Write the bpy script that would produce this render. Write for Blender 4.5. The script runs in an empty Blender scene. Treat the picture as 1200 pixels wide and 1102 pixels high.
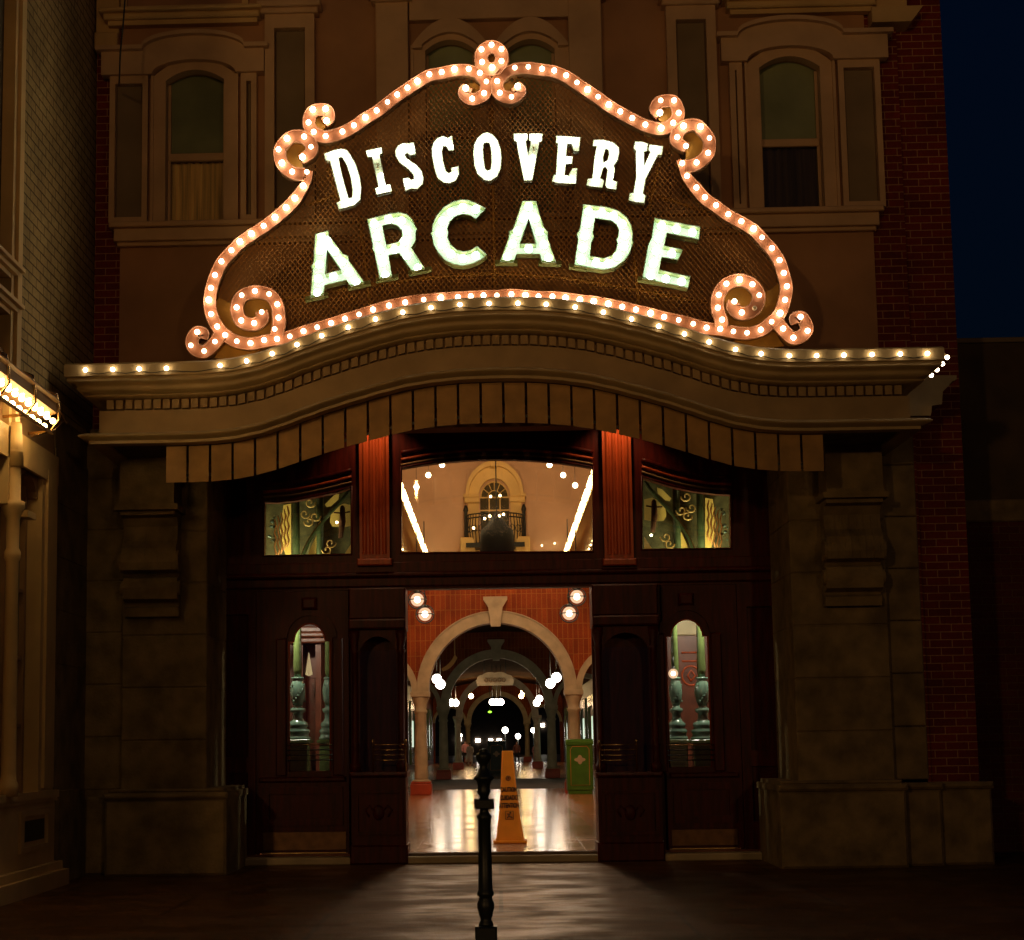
import bpy, math, random
from mathutils import Vector, Matrix
random.seed(7)
R_ = math.radians
PI = math.pi
sc = bpy.context.scene
C = sc.collection

# ------------------------------------------------------------------ camera
F = 2000.0
CAM = Vector((0, -22.3, 1.4))
Rm = (Matrix.Rotation(R_(1.6), 3, 'Z') @ Matrix.Rotation(R_(97.0), 3, 'X') @ Matrix.Rotation(R_(-0.77), 3, 'Z'))
_c = Rm.transposed() @ Vector((0, 1, 0))
PX0 = 584 - F * _c.x / -_c.z
PY0 = 870 + F * _c.y / -_c.z
cd = bpy.data.cameras.new('camera'); cam = bpy.data.objects.new('camera', cd); C.objects.link(cam)
cd.sensor_fit = 'HORIZONTAL'; cd.sensor_width = 36; cd.lens = F / 1200 * 36
cd.shift_x = (600 - PX0) / 1200; cd.shift_y = (PY0 - 551) / 1200
cd.clip_start = .1; cd.clip_end = 2000
cam.matrix_world = Matrix.Translation(CAM) @ Rm.to_4x4()
sc.camera = cam

# ------------------------------------------------------------------ night sky
w = bpy.data.worlds.new('World'); sc.world = w; w.use_nodes = True
nt = w.node_tree; bg = nt.nodes['Background']
tc = nt.nodes.new('ShaderNodeTexCoord'); sp = nt.nodes.new('ShaderNodeSeparateXYZ')
cr = nt.nodes.new('ShaderNodeValToRGB')
nt.links.new(tc.outputs['Generated'], sp.inputs[0]); nt.links.new(sp.outputs[2], cr.inputs[0])
cr.color_ramp.elements[0].position = 0.0; cr.color_ramp.elements[0].color = (.0006, .0024, .0045, 1)
cr.color_ramp.elements[1].position = 0.6; cr.color_ramp.elements[1].color = (.0004, .0024, .0095, 1)
nt.links.new(cr.outputs[0], bg.inputs[0]); bg.inputs[1].default_value = 1.0

def lamp(name, loc, power, col, radius=.15, kind='POINT', rot=None, spot=None):
    l = bpy.data.lights.new(name, kind); l.energy = power; l.color = col
    if kind in ('POINT', 'SPOT'): l.shadow_soft_size = radius
    if spot: l.spot_size = spot; l.spot_blend = .6
    o = bpy.data.objects.new(name, l); C.objects.link(o); o.location = loc
    if rot: o.rotation_euler = rot
    return o
WARM = (1, .56, .21)
# unseen warm lamps added behind the photographer to light facade and pavement
lamp('street_fill_light', (-9, -34, 6.5), 1450, WARM, .4)
lamp('street_fill_light', (9, -36, 6.5), 900, WARM, .4)

# invented spot across the street, out of view, added to brighten the upper storey
lamp('facade_fill_light', (-3, -40, 11), 2000, (1, .50, .17), .5, 'SPOT', (R_(90.5), 0, R_(-3)), R_(26))

sc.view_settings.view_transform = 'Standard'; sc.view_settings.look = 'None'
sc.view_settings.exposure = 0; sc.view_settings.gamma = 1
sc.render.engine = 'CYCLES'
try:
    sc.cycles.use_denoising = True; sc.cycles.denoiser = 'OPENIMAGEDENOISE'
    sc.cycles.max_bounces = 6; sc.cycles.diffuse_bounces = 3; sc.cycles.glossy_bounces = 3
    sc.cycles.transparent_max_bounces = 12; sc.cycles.sample_clamp_indirect = 4; sc.cycles.use_light_tree = True
    sc.cycles.caustics_reflective = False; sc.cycles.caustics_refractive = False
except Exception: pass

# ------------------------------------------------------------------ pixel -> world helpers (photo pixels, 1200 wide)
def ray(px, py): return Rm @ Vector(((px - PX0) / F, -(py - PY0) / F, -1))
def at(px, py, Y):
    d = ray(px, py); t = (Y - CAM.y) / d.y; return CAM + d * t
def atx(px, py, X):
    d = ray(px, py); t = (X - CAM.x) / d.x; return CAM + d * t
def bnd(px0, py0, px1, py1, Y):
    my = (py0 + py1) / 2; mx = (px0 + px1) / 2
    return at(px0, my, Y).x, at(px1, my, Y).x, at(mx, py1, Y).z, at(mx, py0, Y).z

# ------------------------------------------------------------------ materials
def _base(name):
    m = bpy.data.materials.new(name); m.use_nodes = True
    return m, m.node_tree, m.node_tree.nodes['Principled BSDF']
def _mul(nt, colsock, facsock, lo, hi):
    mr = nt.nodes.new('ShaderNodeMapRange'); nt.links.new(facsock, mr.inputs[0])
    mr.inputs[1].default_value = .3; mr.inputs[2].default_value = .7; mr.inputs[3].default_value = lo; mr.inputs[4].default_value = hi
    mx = nt.nodes.new('ShaderNodeVectorMath'); mx.operation = 'SCALE'
    nt.links.new(colsock, mx.inputs[0]); nt.links.new(mr.outputs[0], mx.inputs['Scale'])
    return mx.outputs[0]
def _noise(nt, scale, vec=None, detail=6):
    n = nt.nodes.new('ShaderNodeTexNoise'); n.inputs['Scale'].default_value = scale; n.inputs['Detail'].default_value = detail
    if vec is not None: nt.links.new(vec, n.inputs['Vector'])
    return n
def _pos(nt):
    return nt.nodes.new('ShaderNodeNewGeometry').outputs['Position']
def mat(name, col, rough=.6, metal=0, var=.25, vs=2.5, bump=.15, bs=60, spec=.4, coat=0, stretch=None):
    m, nt, b = _base(name)
    p = _pos(nt)
    if stretch:
        vm = nt.nodes.new('ShaderNodeVectorMath'); vm.operation = 'MULTIPLY'; vm.inputs[1].default_value = stretch
        nt.links.new(p, vm.inputs[0]); p = vm.outputs[0]
    rgb = nt.nodes.new('ShaderNodeRGB'); rgb.outputs[0].default_value = (*col, 1)
    n = _noise(nt, vs, p)
    nt.links.new(_mul(nt, rgb.outputs[0], n.outputs[0], 1 - var, 1 + var), b.inputs['Base Color'])
    b.inputs['Roughness'].default_value = rough; b.inputs['Metallic'].default_value = metal
    b.inputs['Specular IOR Level'].default_value = spec; b.inputs['Coat Weight'].default_value = coat
    if bump:
        n2 = _noise(nt, bs, p, 4); bp = nt.nodes.new('ShaderNodeBump'); bp.inputs['Strength'].default_value = bump; bp.inputs['Distance'].default_value = .01
        nt.links.new(n2.outputs[0], bp.inputs['Height']); nt.links.new(bp.outputs[0], b.inputs['Normal'])
    return m
def brick_mat(name, axis, c1, c2, mortar, bw, rh, ms=.007, rough=.8, bump=.6, offset=.5):
    m, nt, b = _base(name)
    p = _pos(nt); s = nt.nodes.new('ShaderNodeSeparateXYZ'); nt.links.new(p, s.inputs[0])
    c = nt.nodes.new('ShaderNodeCombineXYZ')
    a0, a1 = {'xz': (0, 2), 'yz': (1, 2), 'xy': (0, 1)}[axis]
    nt.links.new(s.outputs[a0], c.inputs[0]); nt.links.new(s.outputs[a1], c.inputs[1])
    br = nt.nodes.new('ShaderNodeTexBrick'); nt.links.new(c.outputs[0], br.inputs['Vector'])
    br.inputs['Scale'].default_value = 1; br.inputs['Brick Width'].default_value = bw; br.inputs['Row Height'].default_value = rh
    br.inputs['Mortar Size'].default_value = ms; br.inputs['Mortar Smooth'].default_value = .3; br.offset = offset
    br.inputs['Color1'].default_value = (*c1, 1); br.inputs['Color2'].default_value = (*c2, 1); br.inputs['Mortar'].default_value = (*mortar, 1)
    n = _noise(nt, 1.3, p); n2 = _noise(nt, 30, p)
    col = _mul(nt, br.outputs[0], n.outputs[0], .7, 1.2); col = _mul(nt, col, n2.outputs[0], .8, 1.15)
    nt.links.new(col, b.inputs['Base Color']); b.inputs['Roughness'].default_value = rough; b.inputs['Specular IOR Level'].default_value = .3
    bp = nt.nodes.new('ShaderNodeBump'); bp.inputs['Strength'].default_value = bump; bp.inputs['Distance'].default_value = .012; bp.invert = True
    nt.links.new(br.outputs['Fac'], bp.inputs['Height']); nt.links.new(bp.outputs[0], b.inputs['Normal'])
    return m
def emit(name, col, s, base=None):
    m, nt, b = _base(name)
    b.inputs['Base Color'].default_value = (*(base or col), 1); b.inputs['Emission Color'].default_value = (*col, 1)
    b.inputs['Emission Strength'].default_value = s; b.inputs['Roughness'].default_value = .3
    return m
def glass(name, tint=(1, 1, 1), gloss=.08, rough=.03):
    m = bpy.data.materials.new(name); m.use_nodes = True; nt = m.node_tree; nt.nodes.clear()
    o = nt.nodes.new('ShaderNodeOutputMaterial'); mx = nt.nodes.new('ShaderNodeMixShader')
    t = nt.nodes.new('ShaderNodeBsdfTransparent'); t.inputs[0].default_value = (*tint, 1)
    g = nt.nodes.new('ShaderNodeBsdfGlossy'); g.inputs['Roughness'].default_value = rough
    lw = nt.nodes.new('ShaderNodeFresnel'); lw.inputs[0].default_value = 1.45
    ma = nt.nodes.new('ShaderNodeMath'); ma.operation = 'ADD'; ma.inputs[1].default_value = gloss - .04
    nt.links.new(lw.outputs[0], ma.inputs[0]); nt.links.new(ma.outputs[0], mx.inputs[0])
    nt.links.new(t.outputs[0], mx.inputs[1]); nt.links.new(g.outputs[0], mx.inputs[2]); nt.links.new(mx.outputs[0], o.inputs[0])
    return m

M = {}
M['plaster'] = mat('plaster', (.40, .215, .105), .8, var=.2, vs=1.2, bump=.25, bs=35)
M['trim'] = mat('trim_paint', (.56, .37, .20), .6, var=.15, vs=2, bump=.1)
M['panel'] = mat('panel_paint', (.22, .16, .085), .7, var=.15, vs=2)
M['stone'] = mat('stone', (.235, .165, .07), .85, var=.4, vs=3.5, bump=.9, bs=28)
M['cornice'] = mat('cornice_paint', (.46, .33, .15), .45, var=.15, vs=3, bump=.05)
M['frieze'] = mat('frieze_paint', (.40, .27, .12), .6, var=.15, vs=3, bump=.1)
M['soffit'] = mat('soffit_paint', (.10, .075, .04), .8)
M['valance'] = mat('valance_board', (.42, .23, .06), .45, var=.2, vs=5, bump=.03, spec=.3)
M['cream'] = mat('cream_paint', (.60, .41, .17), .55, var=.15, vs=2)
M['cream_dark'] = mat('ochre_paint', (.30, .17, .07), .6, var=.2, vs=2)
M['gold'] = mat('gold_paint', (.50, .27, .05), .5, metal=.3, var=.2, vs=6)
M['coral'] = mat('coral_paint', (.42, .175, .095), .45, var=.08, vs=4, bump=.02)
M['coral_rim'] = mat('coral_rim', (.44, .21, .12), .4, var=.05, bump=0)
M['wire'] = mat('bronze_wire', (.46, .22, .06), .5, metal=.2, var=.3, vs=3, bump=0)
M['mint'] = mat('mint_enamel', (.56, .77, .57), .35, var=.08, vs=6, bump=.03)
M['ivory'] = mat('ivory_enamel', (.76, .82, .66), .35, var=.05, bump=0)
M['olive'] = mat('olive_paint', (.26, .30, .11), .5, var=.15, vs=6, bump=0)
M['mahog'] = mat('mahogany', (.070, .006, .002), .42, var=.5, vs=6, bump=.08, bs=90, spec=.22, stretch=(3, 3, .35))
M['redwood'] = mat('red_painted_wood', (.44, .07, .014), .4, var=.25, vs=6, bump=.08, bs=90, stretch=(4, 4, .3))
M['kick'] = mat('brass_plate', (.17, .085, .035), .4, metal=.5, var=.3, vs=8)
M['brass'] = mat('brass', (.75, .50, .22), .25, metal=1, var=.1, bump=0)
M['iron'] = mat('black_iron', (.012, .017, .014), .4, var=.2, vs=10, bump=.1, spec=.5)
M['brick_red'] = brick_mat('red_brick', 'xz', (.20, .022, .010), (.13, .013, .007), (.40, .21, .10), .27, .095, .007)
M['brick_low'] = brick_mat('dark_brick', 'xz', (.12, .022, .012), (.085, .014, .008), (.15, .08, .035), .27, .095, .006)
M['brick_cream'] = brick_mat('painted_brick', 'yz', (.40, .29, .12), (.36, .25, .10), (.09, .06, .025), .30, .115, .009, bump=1)
M['glass_dark'] = mat('dark_window_glass', (.26, .30, .16), .15, var=.3, vs=1, bump=.02, bs=3, spec=.6)
M['curtain'] = mat('curtain_cloth', (.98, .68, .26), .9, var=.45, vs=2.5, bump=.6, bs=14, stretch=(9, 9, .3))
M['curtain_dk'] = mat('dark_curtain_cloth', (.07, .05, .02), .9, var=.4, vs=2.5, bump=.6, bs=14, stretch=(9, 9, .3))
M['bulb'] = emit('marquee_bulb_glow', (1, .77, .48), 16)
M['bulb_c'] = emit('cornice_bulb_glow', (1, .79, .54), 18)
M['bulb_g'] = emit('letter_bulb_glow', (.93, 1, .90), 8)
M['bulb_w'] = emit('letter_bulb_bright', (1, 1, .86), 8)
M['bulb_y'] = emit('shop_bulb_glow', (1, .66, .26), 44)
M['unlit'] = mat('unlit_bulb_glass', (.55, .45, .3), .15, bump=0)
M['tile'] = brick_mat('orange_tile', 'xz', (.34, .062, .007), (.24, .036, .004), (.38, .13, .025), .14, .42, .01, rough=.75, bump=.3, offset=0)
M['archstone'] = mat('arch_stone', (.50, .40, .24), .6, var=.2, vs=3)
M['salmon'] = mat('salmon_plaster', (.72, .50, .36), .8, var=.12, vs=1)
M['panedark'] = mat('night_pane', (.10, .09, .05), .6, var=.2, spec=.1)
M['hallcream'] = mat('hall_cream', (.88, .66, .27), .5, var=.1)
M['dark'] = mat('dark_ceiling', (.05, .035, .025), .8)
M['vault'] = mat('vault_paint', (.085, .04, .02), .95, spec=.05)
M['green'] = mat('green_enamel', (.10, .14, .045), .2, var=.2, vs=8, spec=.6)
M['teal'] = mat('teal_enamel', (.14, .24, .18), .16, var=.2, vs=8, spec=.7)
M['binG'] = mat('bin_green', (.065, .19, .018), .4, var=.15, vs=5)
M['binT'] = mat('bin_dark', (.02, .05, .04), .4, var=.15, vs=5)
M['coneO'] = mat('cone_plastic', (.88, .25, .012), .38, var=.06, vs=6, bump=.02)
M['black'] = mat('black_ink', (.01, .01, .01), .6, bump=0)
M['glass'] = glass('clear_glass')
M['glass_t'] = glass('transom_glass', (.85, .82, .7), .09)
M['globe'] = emit('globe_lamp_glow', (1, .82, .60), 16)
def opal():
    m = bpy.data.materials.new('opal_glass'); m.use_nodes = True; nt = m.node_tree; nt.nodes.clear()
    o = nt.nodes.new('ShaderNodeOutputMaterial'); mx = nt.nodes.new('ShaderNodeMixShader'); mx.inputs[0].default_value = .35
    e = nt.nodes.new('ShaderNodeEmission'); e.inputs[0].default_value = (1, .62, .36, 1); e.inputs[1].default_value = 1.1
    t = nt.nodes.new('ShaderNodeBsdfTransparent'); nt.links.new(e.outputs[0], mx.inputs[1]); nt.links.new(t.outputs[0], mx.inputs[2]); nt.links.new(mx.outputs[0], o.inputs[0])
    return m
M['opal'] = opal()
M['globe_b'] = emit('bright_globe_glow', (1, .88, .72), 22)
M['row'] = emit('row_bulb_glow', (1, .80, .48), 26)
M['yel'] = emit('yellow_stained_glass_glow', (.8, .58, .14), .14)  # emission stands in for backlight through the stained glass
M['wine'] = mat('red_cabinet', (.13, .034, .014), .4, var=.3, vs=5)
M['plinth'] = mat('red_plinth', (.42, .07, .03), .4)
M['skin'] = mat('skin', (.62, .36, .26), .6, var=.05, bump=0)
M['pink'] = mat('pink_cloth', (.75, .30, .27), .8, var=.1)
M['whitecl'] = mat('pale_cloth', (.80, .72, .62), .8, var=.1)
M['darkcl'] = mat('dark_cloth', (.02, .015, .015), .8)
M['hair'] = mat('dark_hair', (.03, .015, .01), .6, bump=.3)

# wet pavement
def pavement():
    m, nt, b = _base('wet_pavement'); p = _pos(nt)
    b.inputs['Specular Tint'].default_value = (1, .66, .40, 1)
    st = nt.nodes.new('ShaderNodeVectorMath'); st.operation = 'MULTIPLY'; st.inputs[1].default_value = (.8, 1.15, 1); nt.links.new(p, st.inputs[0])
    n = _noise(nt, 1.3, st.outputs[0], 7); n2 = _noise(nt, 60, p, 4); n3 = _noise(nt, 4, p, 6)
    rgb = nt.nodes.new('ShaderNodeRGB'); rgb.outputs[0].default_value = (.10, .043, .013, 1)
    col = _mul(nt, rgb.outputs[0], n3.outputs[0], .7, 1.3)
    # score lines between paving bays
    s = nt.nodes.new('ShaderNodeSeparateXYZ'); nt.links.new(p, s.inputs[0]); c = nt.nodes.new('ShaderNodeCombineXYZ')
    nt.links.new(s.outputs[0], c.inputs[0]); nt.links.new(s.outputs[1], c.inputs[1])
    br = nt.nodes.new('ShaderNodeTexBrick'); nt.links.new(c.outputs[0], br.inputs['Vector'])
    br.inputs['Scale'].default_value = 1; br.inputs['Brick Width'].default_value = 3.1; br.inputs['Row Height'].default_value = 2.2; br.inputs['Mortar Size'].default_value = .022
    br.inputs['Color1'].default_value = (1, 1, 1, 1); br.inputs['Color2'].default_value = (.86, .86, .86, 1); br.inputs['Mortar'].default_value = (.35, .35, .35, 1)
    vm = nt.nodes.new('ShaderNodeVectorMath'); vm.operation = 'MULTIPLY'; nt.links.new(col, vm.inputs[0]); nt.links.new(br.outputs[0], vm.inputs[1])
    nt.links.new(vm.outputs[0], b.inputs['Base Color'])
    mr = nt.nodes.new('ShaderNodeMapRange'); nt.links.new(n.outputs[0], mr.inputs[0]); mr.inputs[1].default_value = .40; mr.inputs[2].default_value = .62
    mr.inputs[3].default_value = .28; mr.inputs[4].default_value = .56; nt.links.new(mr.outputs[0], b.inputs['Roughness'])
    b.inputs['Specular IOR Level'].default_value = .10
    bp = nt.nodes.new('ShaderNodeBump'); bp.inputs['Strength'].default_value = .8; bp.inputs['Distance'].default_value = .008
    nt.links.new(n2.outputs[0], bp.inputs['Height'])
    bp2 = nt.nodes.new('ShaderNodeBump'); bp2.inputs['Strength'].default_value = .14; bp2.inputs['Distance'].default_value = .03
    nt.links.new(n3.outputs[0], bp2.inputs['Height']); nt.links.new(bp.outputs[0], bp2.inputs['Normal']); nt.links.new(bp2.outputs[0], b.inputs['Normal'])
    return m
M['pave'] = pavement()
def hallfloor():
    m = brick_mat('polished_floor', 'xy', (.48, .29, .19), (.40, .23, .14), (.30, .20, .13), 1.1, 1.6, .015, rough=.2, bump=.15, offset=0)
    nt = m.node_tree; b = nt.nodes['Principled BSDF']
    n = _noise(nt, 1.2, _pos(nt)); mr = nt.nodes.new('ShaderNodeMapRange'); nt.links.new(n.outputs[0], mr.inputs[0])
    mr.inputs[1].default_value = .3; mr.inputs[2].default_value = .7; mr.inputs[3].default_value = .13; mr.inputs[4].default_value = .22
    nt.links.new(mr.outputs[0], b.inputs['Roughness']); b.inputs['Specular IOR Level'].default_value = .30; b.inputs['Specular Tint'].default_value = (1, .86, .74, 1)
    return m
M['hfloor'] = hallfloor()
M['hborder'] = brick_mat('orange_floor_tile', 'xy', (.55, .17, .06), (.48, .24, .12), (.25, .10, .05), .4, .4, .012, rough=.2, bump=.1, offset=0)
M['mat'] = mat('grey_mat', (.16, .11, .08), .8)

# ------------------------------------------------------------------ mesh builder
class MB:
    def __init__(s): s.v = []; s.f = []; s.m = []; s.cur = 0; s.sm = []; s.smooth = False
    def add(s, vs, fs):
        o = len(s.v); s.v += [tuple(v) for v in vs]
        for f in fs: s.f.append([i + o for i in f]); s.m.append(s.cur); s.sm.append(s.smooth)
        return s
    def box(s, x0, x1, y0, y1, z0, z1, bev=0):
        if x0 > x1: x0, x1 = x1, x0
        if y0 > y1: y0, y1 = y1, y0
        if z0 > z1: z0, z1 = z1, z0
        if bev <= 0:
            return s.add([(x0, y0, z0), (x1, y0, z0), (x1, y1, z0), (x0, y1, z0), (x0, y0, z1), (x1, y0, z1), (x1, y1, z1), (x0, y1, z1)],
                         [(0, 3, 2, 1), (4, 5, 6, 7), (0, 1, 5, 4), (1, 2, 6, 5), (2, 3, 7, 6), (3, 0, 4, 7)])
        b = min(bev, (x1 - x0) * .45, (z1 - z0) * .45, (y1 - y0) * .9)
        # chamfered front face (towards -y)
        vs = [(x0, y0 + b, z0), (x1, y0 + b, z0), (x1, y0 + b, z1), (x0, y0 + b, z1),
              (x0 + b, y0, z0 + b), (x1 - b, y0, z0 + b), (x1 - b, y0, z1 - b), (x0 + b, y0, z1 - b),
              (x0, y1, z0), (x1, y1, z0), (x1, y1, z1), (x0, y1, z1)]
        return s.add(vs, [(4, 5, 6, 7), (0, 1, 5, 4), (1, 2, 6, 5), (2, 3, 7, 6), (3, 0, 4, 7), (0, 8, 9, 1), (1, 9, 10, 2), (2, 10, 11, 3), (3, 11, 8, 0), (8, 11, 10, 9)])
    def prism(s, poly, y0, y1, axis='y'):
        # poly: list of (a,b); extruded along axis between y0 and y1; concave handled by tessellation
        from mathutils.geometry import tessellate_polygon
        n = len(poly); tr = tessellate_polygon([[Vector((a, b, 0)) for a, b in poly]])
        def P(a, b, y): return (a, y, b) if axis == 'y' else ((y, a, b) if axis == 'x' else (a, b, y))
        vs = [P(a, b, y0) for a, b in poly] + [P(a, b, y1) for a, b in poly]
        fs = [tuple(t) for t in tr] + [tuple(i + n for i in reversed(t)) for t in tr]
        fs += [(i, (i + 1) % n, (i + 1) % n + n, i + n) for i in range(n)]
        return s.add(vs, fs)
    def tube(s, pts, r, n=8, closed=False, caps=True):
        pts = [Vector(p) for p in pts]; N = len(pts); rs = r if isinstance(r, (list, tuple)) else [r] * N
        rings = []; up = Vector((0, 0, 1)); prev = None
        for i, p in enumerate(pts):
            a = pts[(i - 1) % N] if (closed or i > 0) else p; b = pts[(i + 1) % N] if (closed or i < N - 1) else p
            t = (b - a).normalized() if (b - a).length > 1e-9 else Vector((0, 0, 1))
            if prev is None:
                x = t.cross(up) if abs(t.dot(up)) < .95 else t.cross(Vector((0, 1, 0)))
            else: x = prev - t * prev.dot(t)
            x.normalize(); prev = x; y = t.cross(x)
            rings.append([p + (x * math.cos(k * 2 * PI / n) + y * math.sin(k * 2 * PI / n)) * rs[i] for k in range(n)])
        vs = [v for rg in rings for v in rg]; fs = []
        for i in range(N if closed else N - 1):
            j = (i + 1) % N
            for k in range(n): fs.append((i * n + k, i * n + (k + 1) % n, j * n + (k + 1) % n, j * n + k))
        if caps and not closed: fs += [tuple(range(n - 1, -1, -1)), tuple((N - 1) * n + k for k in range(n))]
        sm = s.smooth; s.smooth = True; s.add(vs, fs); s.smooth = sm; return s
    def lathe(s, prof, cx, cy, n=16, sq=False):
        # prof: (r, z)
        vs = []; fs = []; N = len(prof)
        for r, z in prof:
            for k in range(n):
                a = 2 * PI * (k + .5) / n; vs.append((cx + r * math.cos(a), cy + r * math.sin(a), z))
        for i in range(N - 1):
            for k in range(n): fs.append((i * n + k, i * n + (k + 1) % n, (i + 1) * n + (k + 1) % n, (i + 1) * n + k))
        fs += [tuple(range(n - 1, -1, -1)), tuple((N - 1) * n + k for k in range(n))]
        sm = s.smooth; s.smooth = n > 6; s.add(vs, fs); s.smooth = sm; return s
    def sphere(s, c, r, n=12, m=7, sc_=(1, 1, 1)):
        prof = [(max(1e-4, math.sin(PI * i / m)) * r, -math.cos(PI * i / m) * r) for i in range(m + 1)]
        o = len(s.v); s.lathe(prof, 0, 0, n)
        for i in range(o, len(s.v)):
            v = s.v[i]; s.v[i] = (c[0] + v[0] * sc_[0], c[1] + v[1] * sc_[1], c[2] + v[2] * sc_[2])
        return s
    def build(s, name, mats, parent=None, loc=None):
        me = bpy.data.meshes.new(name); me.from_pydata(s.v, [], s.f)
        mats = mats if isinstance(mats, (list, tuple)) else [mats]
        for m in mats: me.materials.append(M[m] if isinstance(m, str) else m)
        for p, i, sm in zip(me.polygons, s.m, s.sm): p.material_index = i; p.use_smooth = sm
        me.update()
        o = bpy.data.objects.new(name, me); C.objects.link(o)
        if loc is not None: o.location = loc
        if parent is not None: o.parent = parent; o.matrix_parent_inverse = world(parent).inverted()
        return o
def world(o):
    m = Matrix.Translation(o.location) @ o.rotation_euler.to_matrix().to_4x4() @ Matrix.Diagonal((*o.scale, 1))
    return world(o.parent) @ o.matrix_parent_inverse @ m if o.parent else m
def thing(name, label, cat, loc=(0, 0, 0), group=None):
    o = bpy.data.objects.new(name, None); C.objects.link(o); o.location = loc; o.empty_display_size = .2
    o['label'] = label; o['category'] = cat
    if group: o['group'] = group
    return o
def tag(o, label, cat, group=None):
    o['label'] = label; o['category'] = cat
    if group: o['group'] = group
    return o
def struct(o): o['kind'] = 'structure'; return o
def inst(mesh_obj, name, loc, parent, scale=1):
    o = bpy.data.objects.new(name, mesh_obj); C.objects.link(o); o.location = loc
    if scale != 1: o.scale = (scale,) * 3
    if parent is not None: o.parent = parent; o.matrix_parent_inverse = world(parent).inverted()
    return o
def smooth(pts, k=6, closed=False):
    out = []; n = len(pts); rng = range(n) if closed else range(n - 1)
    for i in rng:
        p0 = pts[(i - 1) % n] if (closed or i > 0) else pts[i]; p1 = pts[i]; p2 = pts[(i + 1) % n]
        p3 = pts[(i + 2) % n] if (closed or i + 2 < n) else p2
        for j in range(k):
            t = j / k
            out.append(tuple(.5 * ((2 * p1[q]) + (-p0[q] + p2[q]) * t + (2 * p0[q] - 5 * p1[q] + 4 * p2[q] - p3[q]) * t * t + (-p0[q] + 3 * p1[q] - 3 * p2[q] + p3[q]) * t ** 3) for q in range(2)))
    if not closed: out.append(tuple(pts[-1]))
    return out
def bulb_mesh(name, m, r):
    b = MB(); b.smooth = True; b.sphere((0, 0, 0), r, 10, 6); b.cur = 1
    b.smooth = False; b.tube([(0, r * .6, 0), (0, r * 2.0, 0)], r * .7, 8)
    me = b.build('tmp', [m, 'kick']); d = me.data; d.name = name; bpy.data.objects.remove(me); return d
BULB = bulb_mesh('marquee_bulb', 'bulb', .030)
BULBC = bulb_mesh('cornice_bulb', 'bulb_c', .025)
M['bulb_hot'] = emit('hot_bulb_glow', (1, .80, .54), 26); M['bulb_dim'] = emit('weak_bulb_glow', (1, .74, .44), 9)
BULBH = bulb_mesh('hot_marquee_bulb', 'bulb_hot', .034); BULBD = bulb_mesh('weak_marquee_bulb', 'bulb_dim', .028)
BULBU = bulb_mesh('dead_bulb', 'unlit', .028)
BULBG = bulb_mesh('letter_bulb', 'bulb_g', .047)
BULBW = bulb_mesh('small_letter_bulb', 'bulb_w', .033)
BULBY = bulb_mesh('shop_bulb', 'bulb_y', .031)
BULBR = bulb_mesh('row_bulb', 'row', .062)

YW = -1.5      # upper facade plane
YC = -3.5      # crown of the canopy
YS = -3.10     # sign plane

# prism with holes
def prism_h(mb, outer, holes, y0, y1, axis='y'):
    from mathutils.geometry import tessellate_polygon
    loops = [list(outer)] + [list(h) for h in holes]
    flat = [p for l in loops for p in l]; n = len(flat)
    tr = tessellate_polygon([[Vector((a, b, 0)) for a, b in l] for l in loops])
    P = (lambda a, b, y: (a, y, b)) if axis == 'y' else (lambda a, b, y: (y, a, b))
    vs = [P(a, b, y0) for a, b in flat] + [P(a, b, y1) for a, b in flat]
    fs = [tuple(t) for t in tr] + [tuple(i + n for i in reversed(t)) for t in tr]
    o = 0
    for l in loops:
        k = len(l)
        fs += [(o + i, o + (i + 1) % k, o + (i + 1) % k + n, o + i + n) for i in range(k)]
        o += k
    return mb.add(vs, fs)
def rim_only(mb, loops, y0, y1):
    # side walls of an outline without caps
    for l in loops:
        k = len(l)
        mb.add([(a, y0, b) for a, b in l] + [(a, y1, b) for a, b in l], [(i, (i + 1) % k, (i + 1) % k + k, i + k) for i in range(k)])
def arc(cx, cz, rx, rz, a0, a1, n=16):
    return [(cx + rx * math.cos(R_(a0 + (a1 - a0) * i / n)), cz + rz * math.sin(R_(a0 + (a1 - a0) * i / n))) for i in range(n + 1)]
def seg_top(x0, x1, zs, rise, n=14):
    # segmental arch outline points from right spring to left spring
    return [(x1 + (x0 - x1) * i / n, zs + rise * (1 - (2 * i / n - 1) ** 2)) for i in range(n + 1)]
def rect(x0, x1, z0, z1): return [(x0, z0), (x1, z0), (x1, z1), (x0, z1)]

# ================================================================== GROUND
GZ = -0.12
g = MB(); g.box(-60, 60, -60, .0, GZ - .3, GZ); g.box(-60, -4.95, .0, 12, GZ - .3, GZ); g.box(4.95, 60, .0, 12, GZ - .3, GZ); struct(g.build('pavement', 'pave'))
g = MB(); g.box(-3.6, 3.7, -.30, 0, GZ, -.03, .012); struct(g.build('door_step', 'archstone'))
g = MB(); g.box(-1.2, 1.25, -.16, -.002, -.029, .004, .004); struct(g.build('threshold_path', 'mat'))
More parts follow.
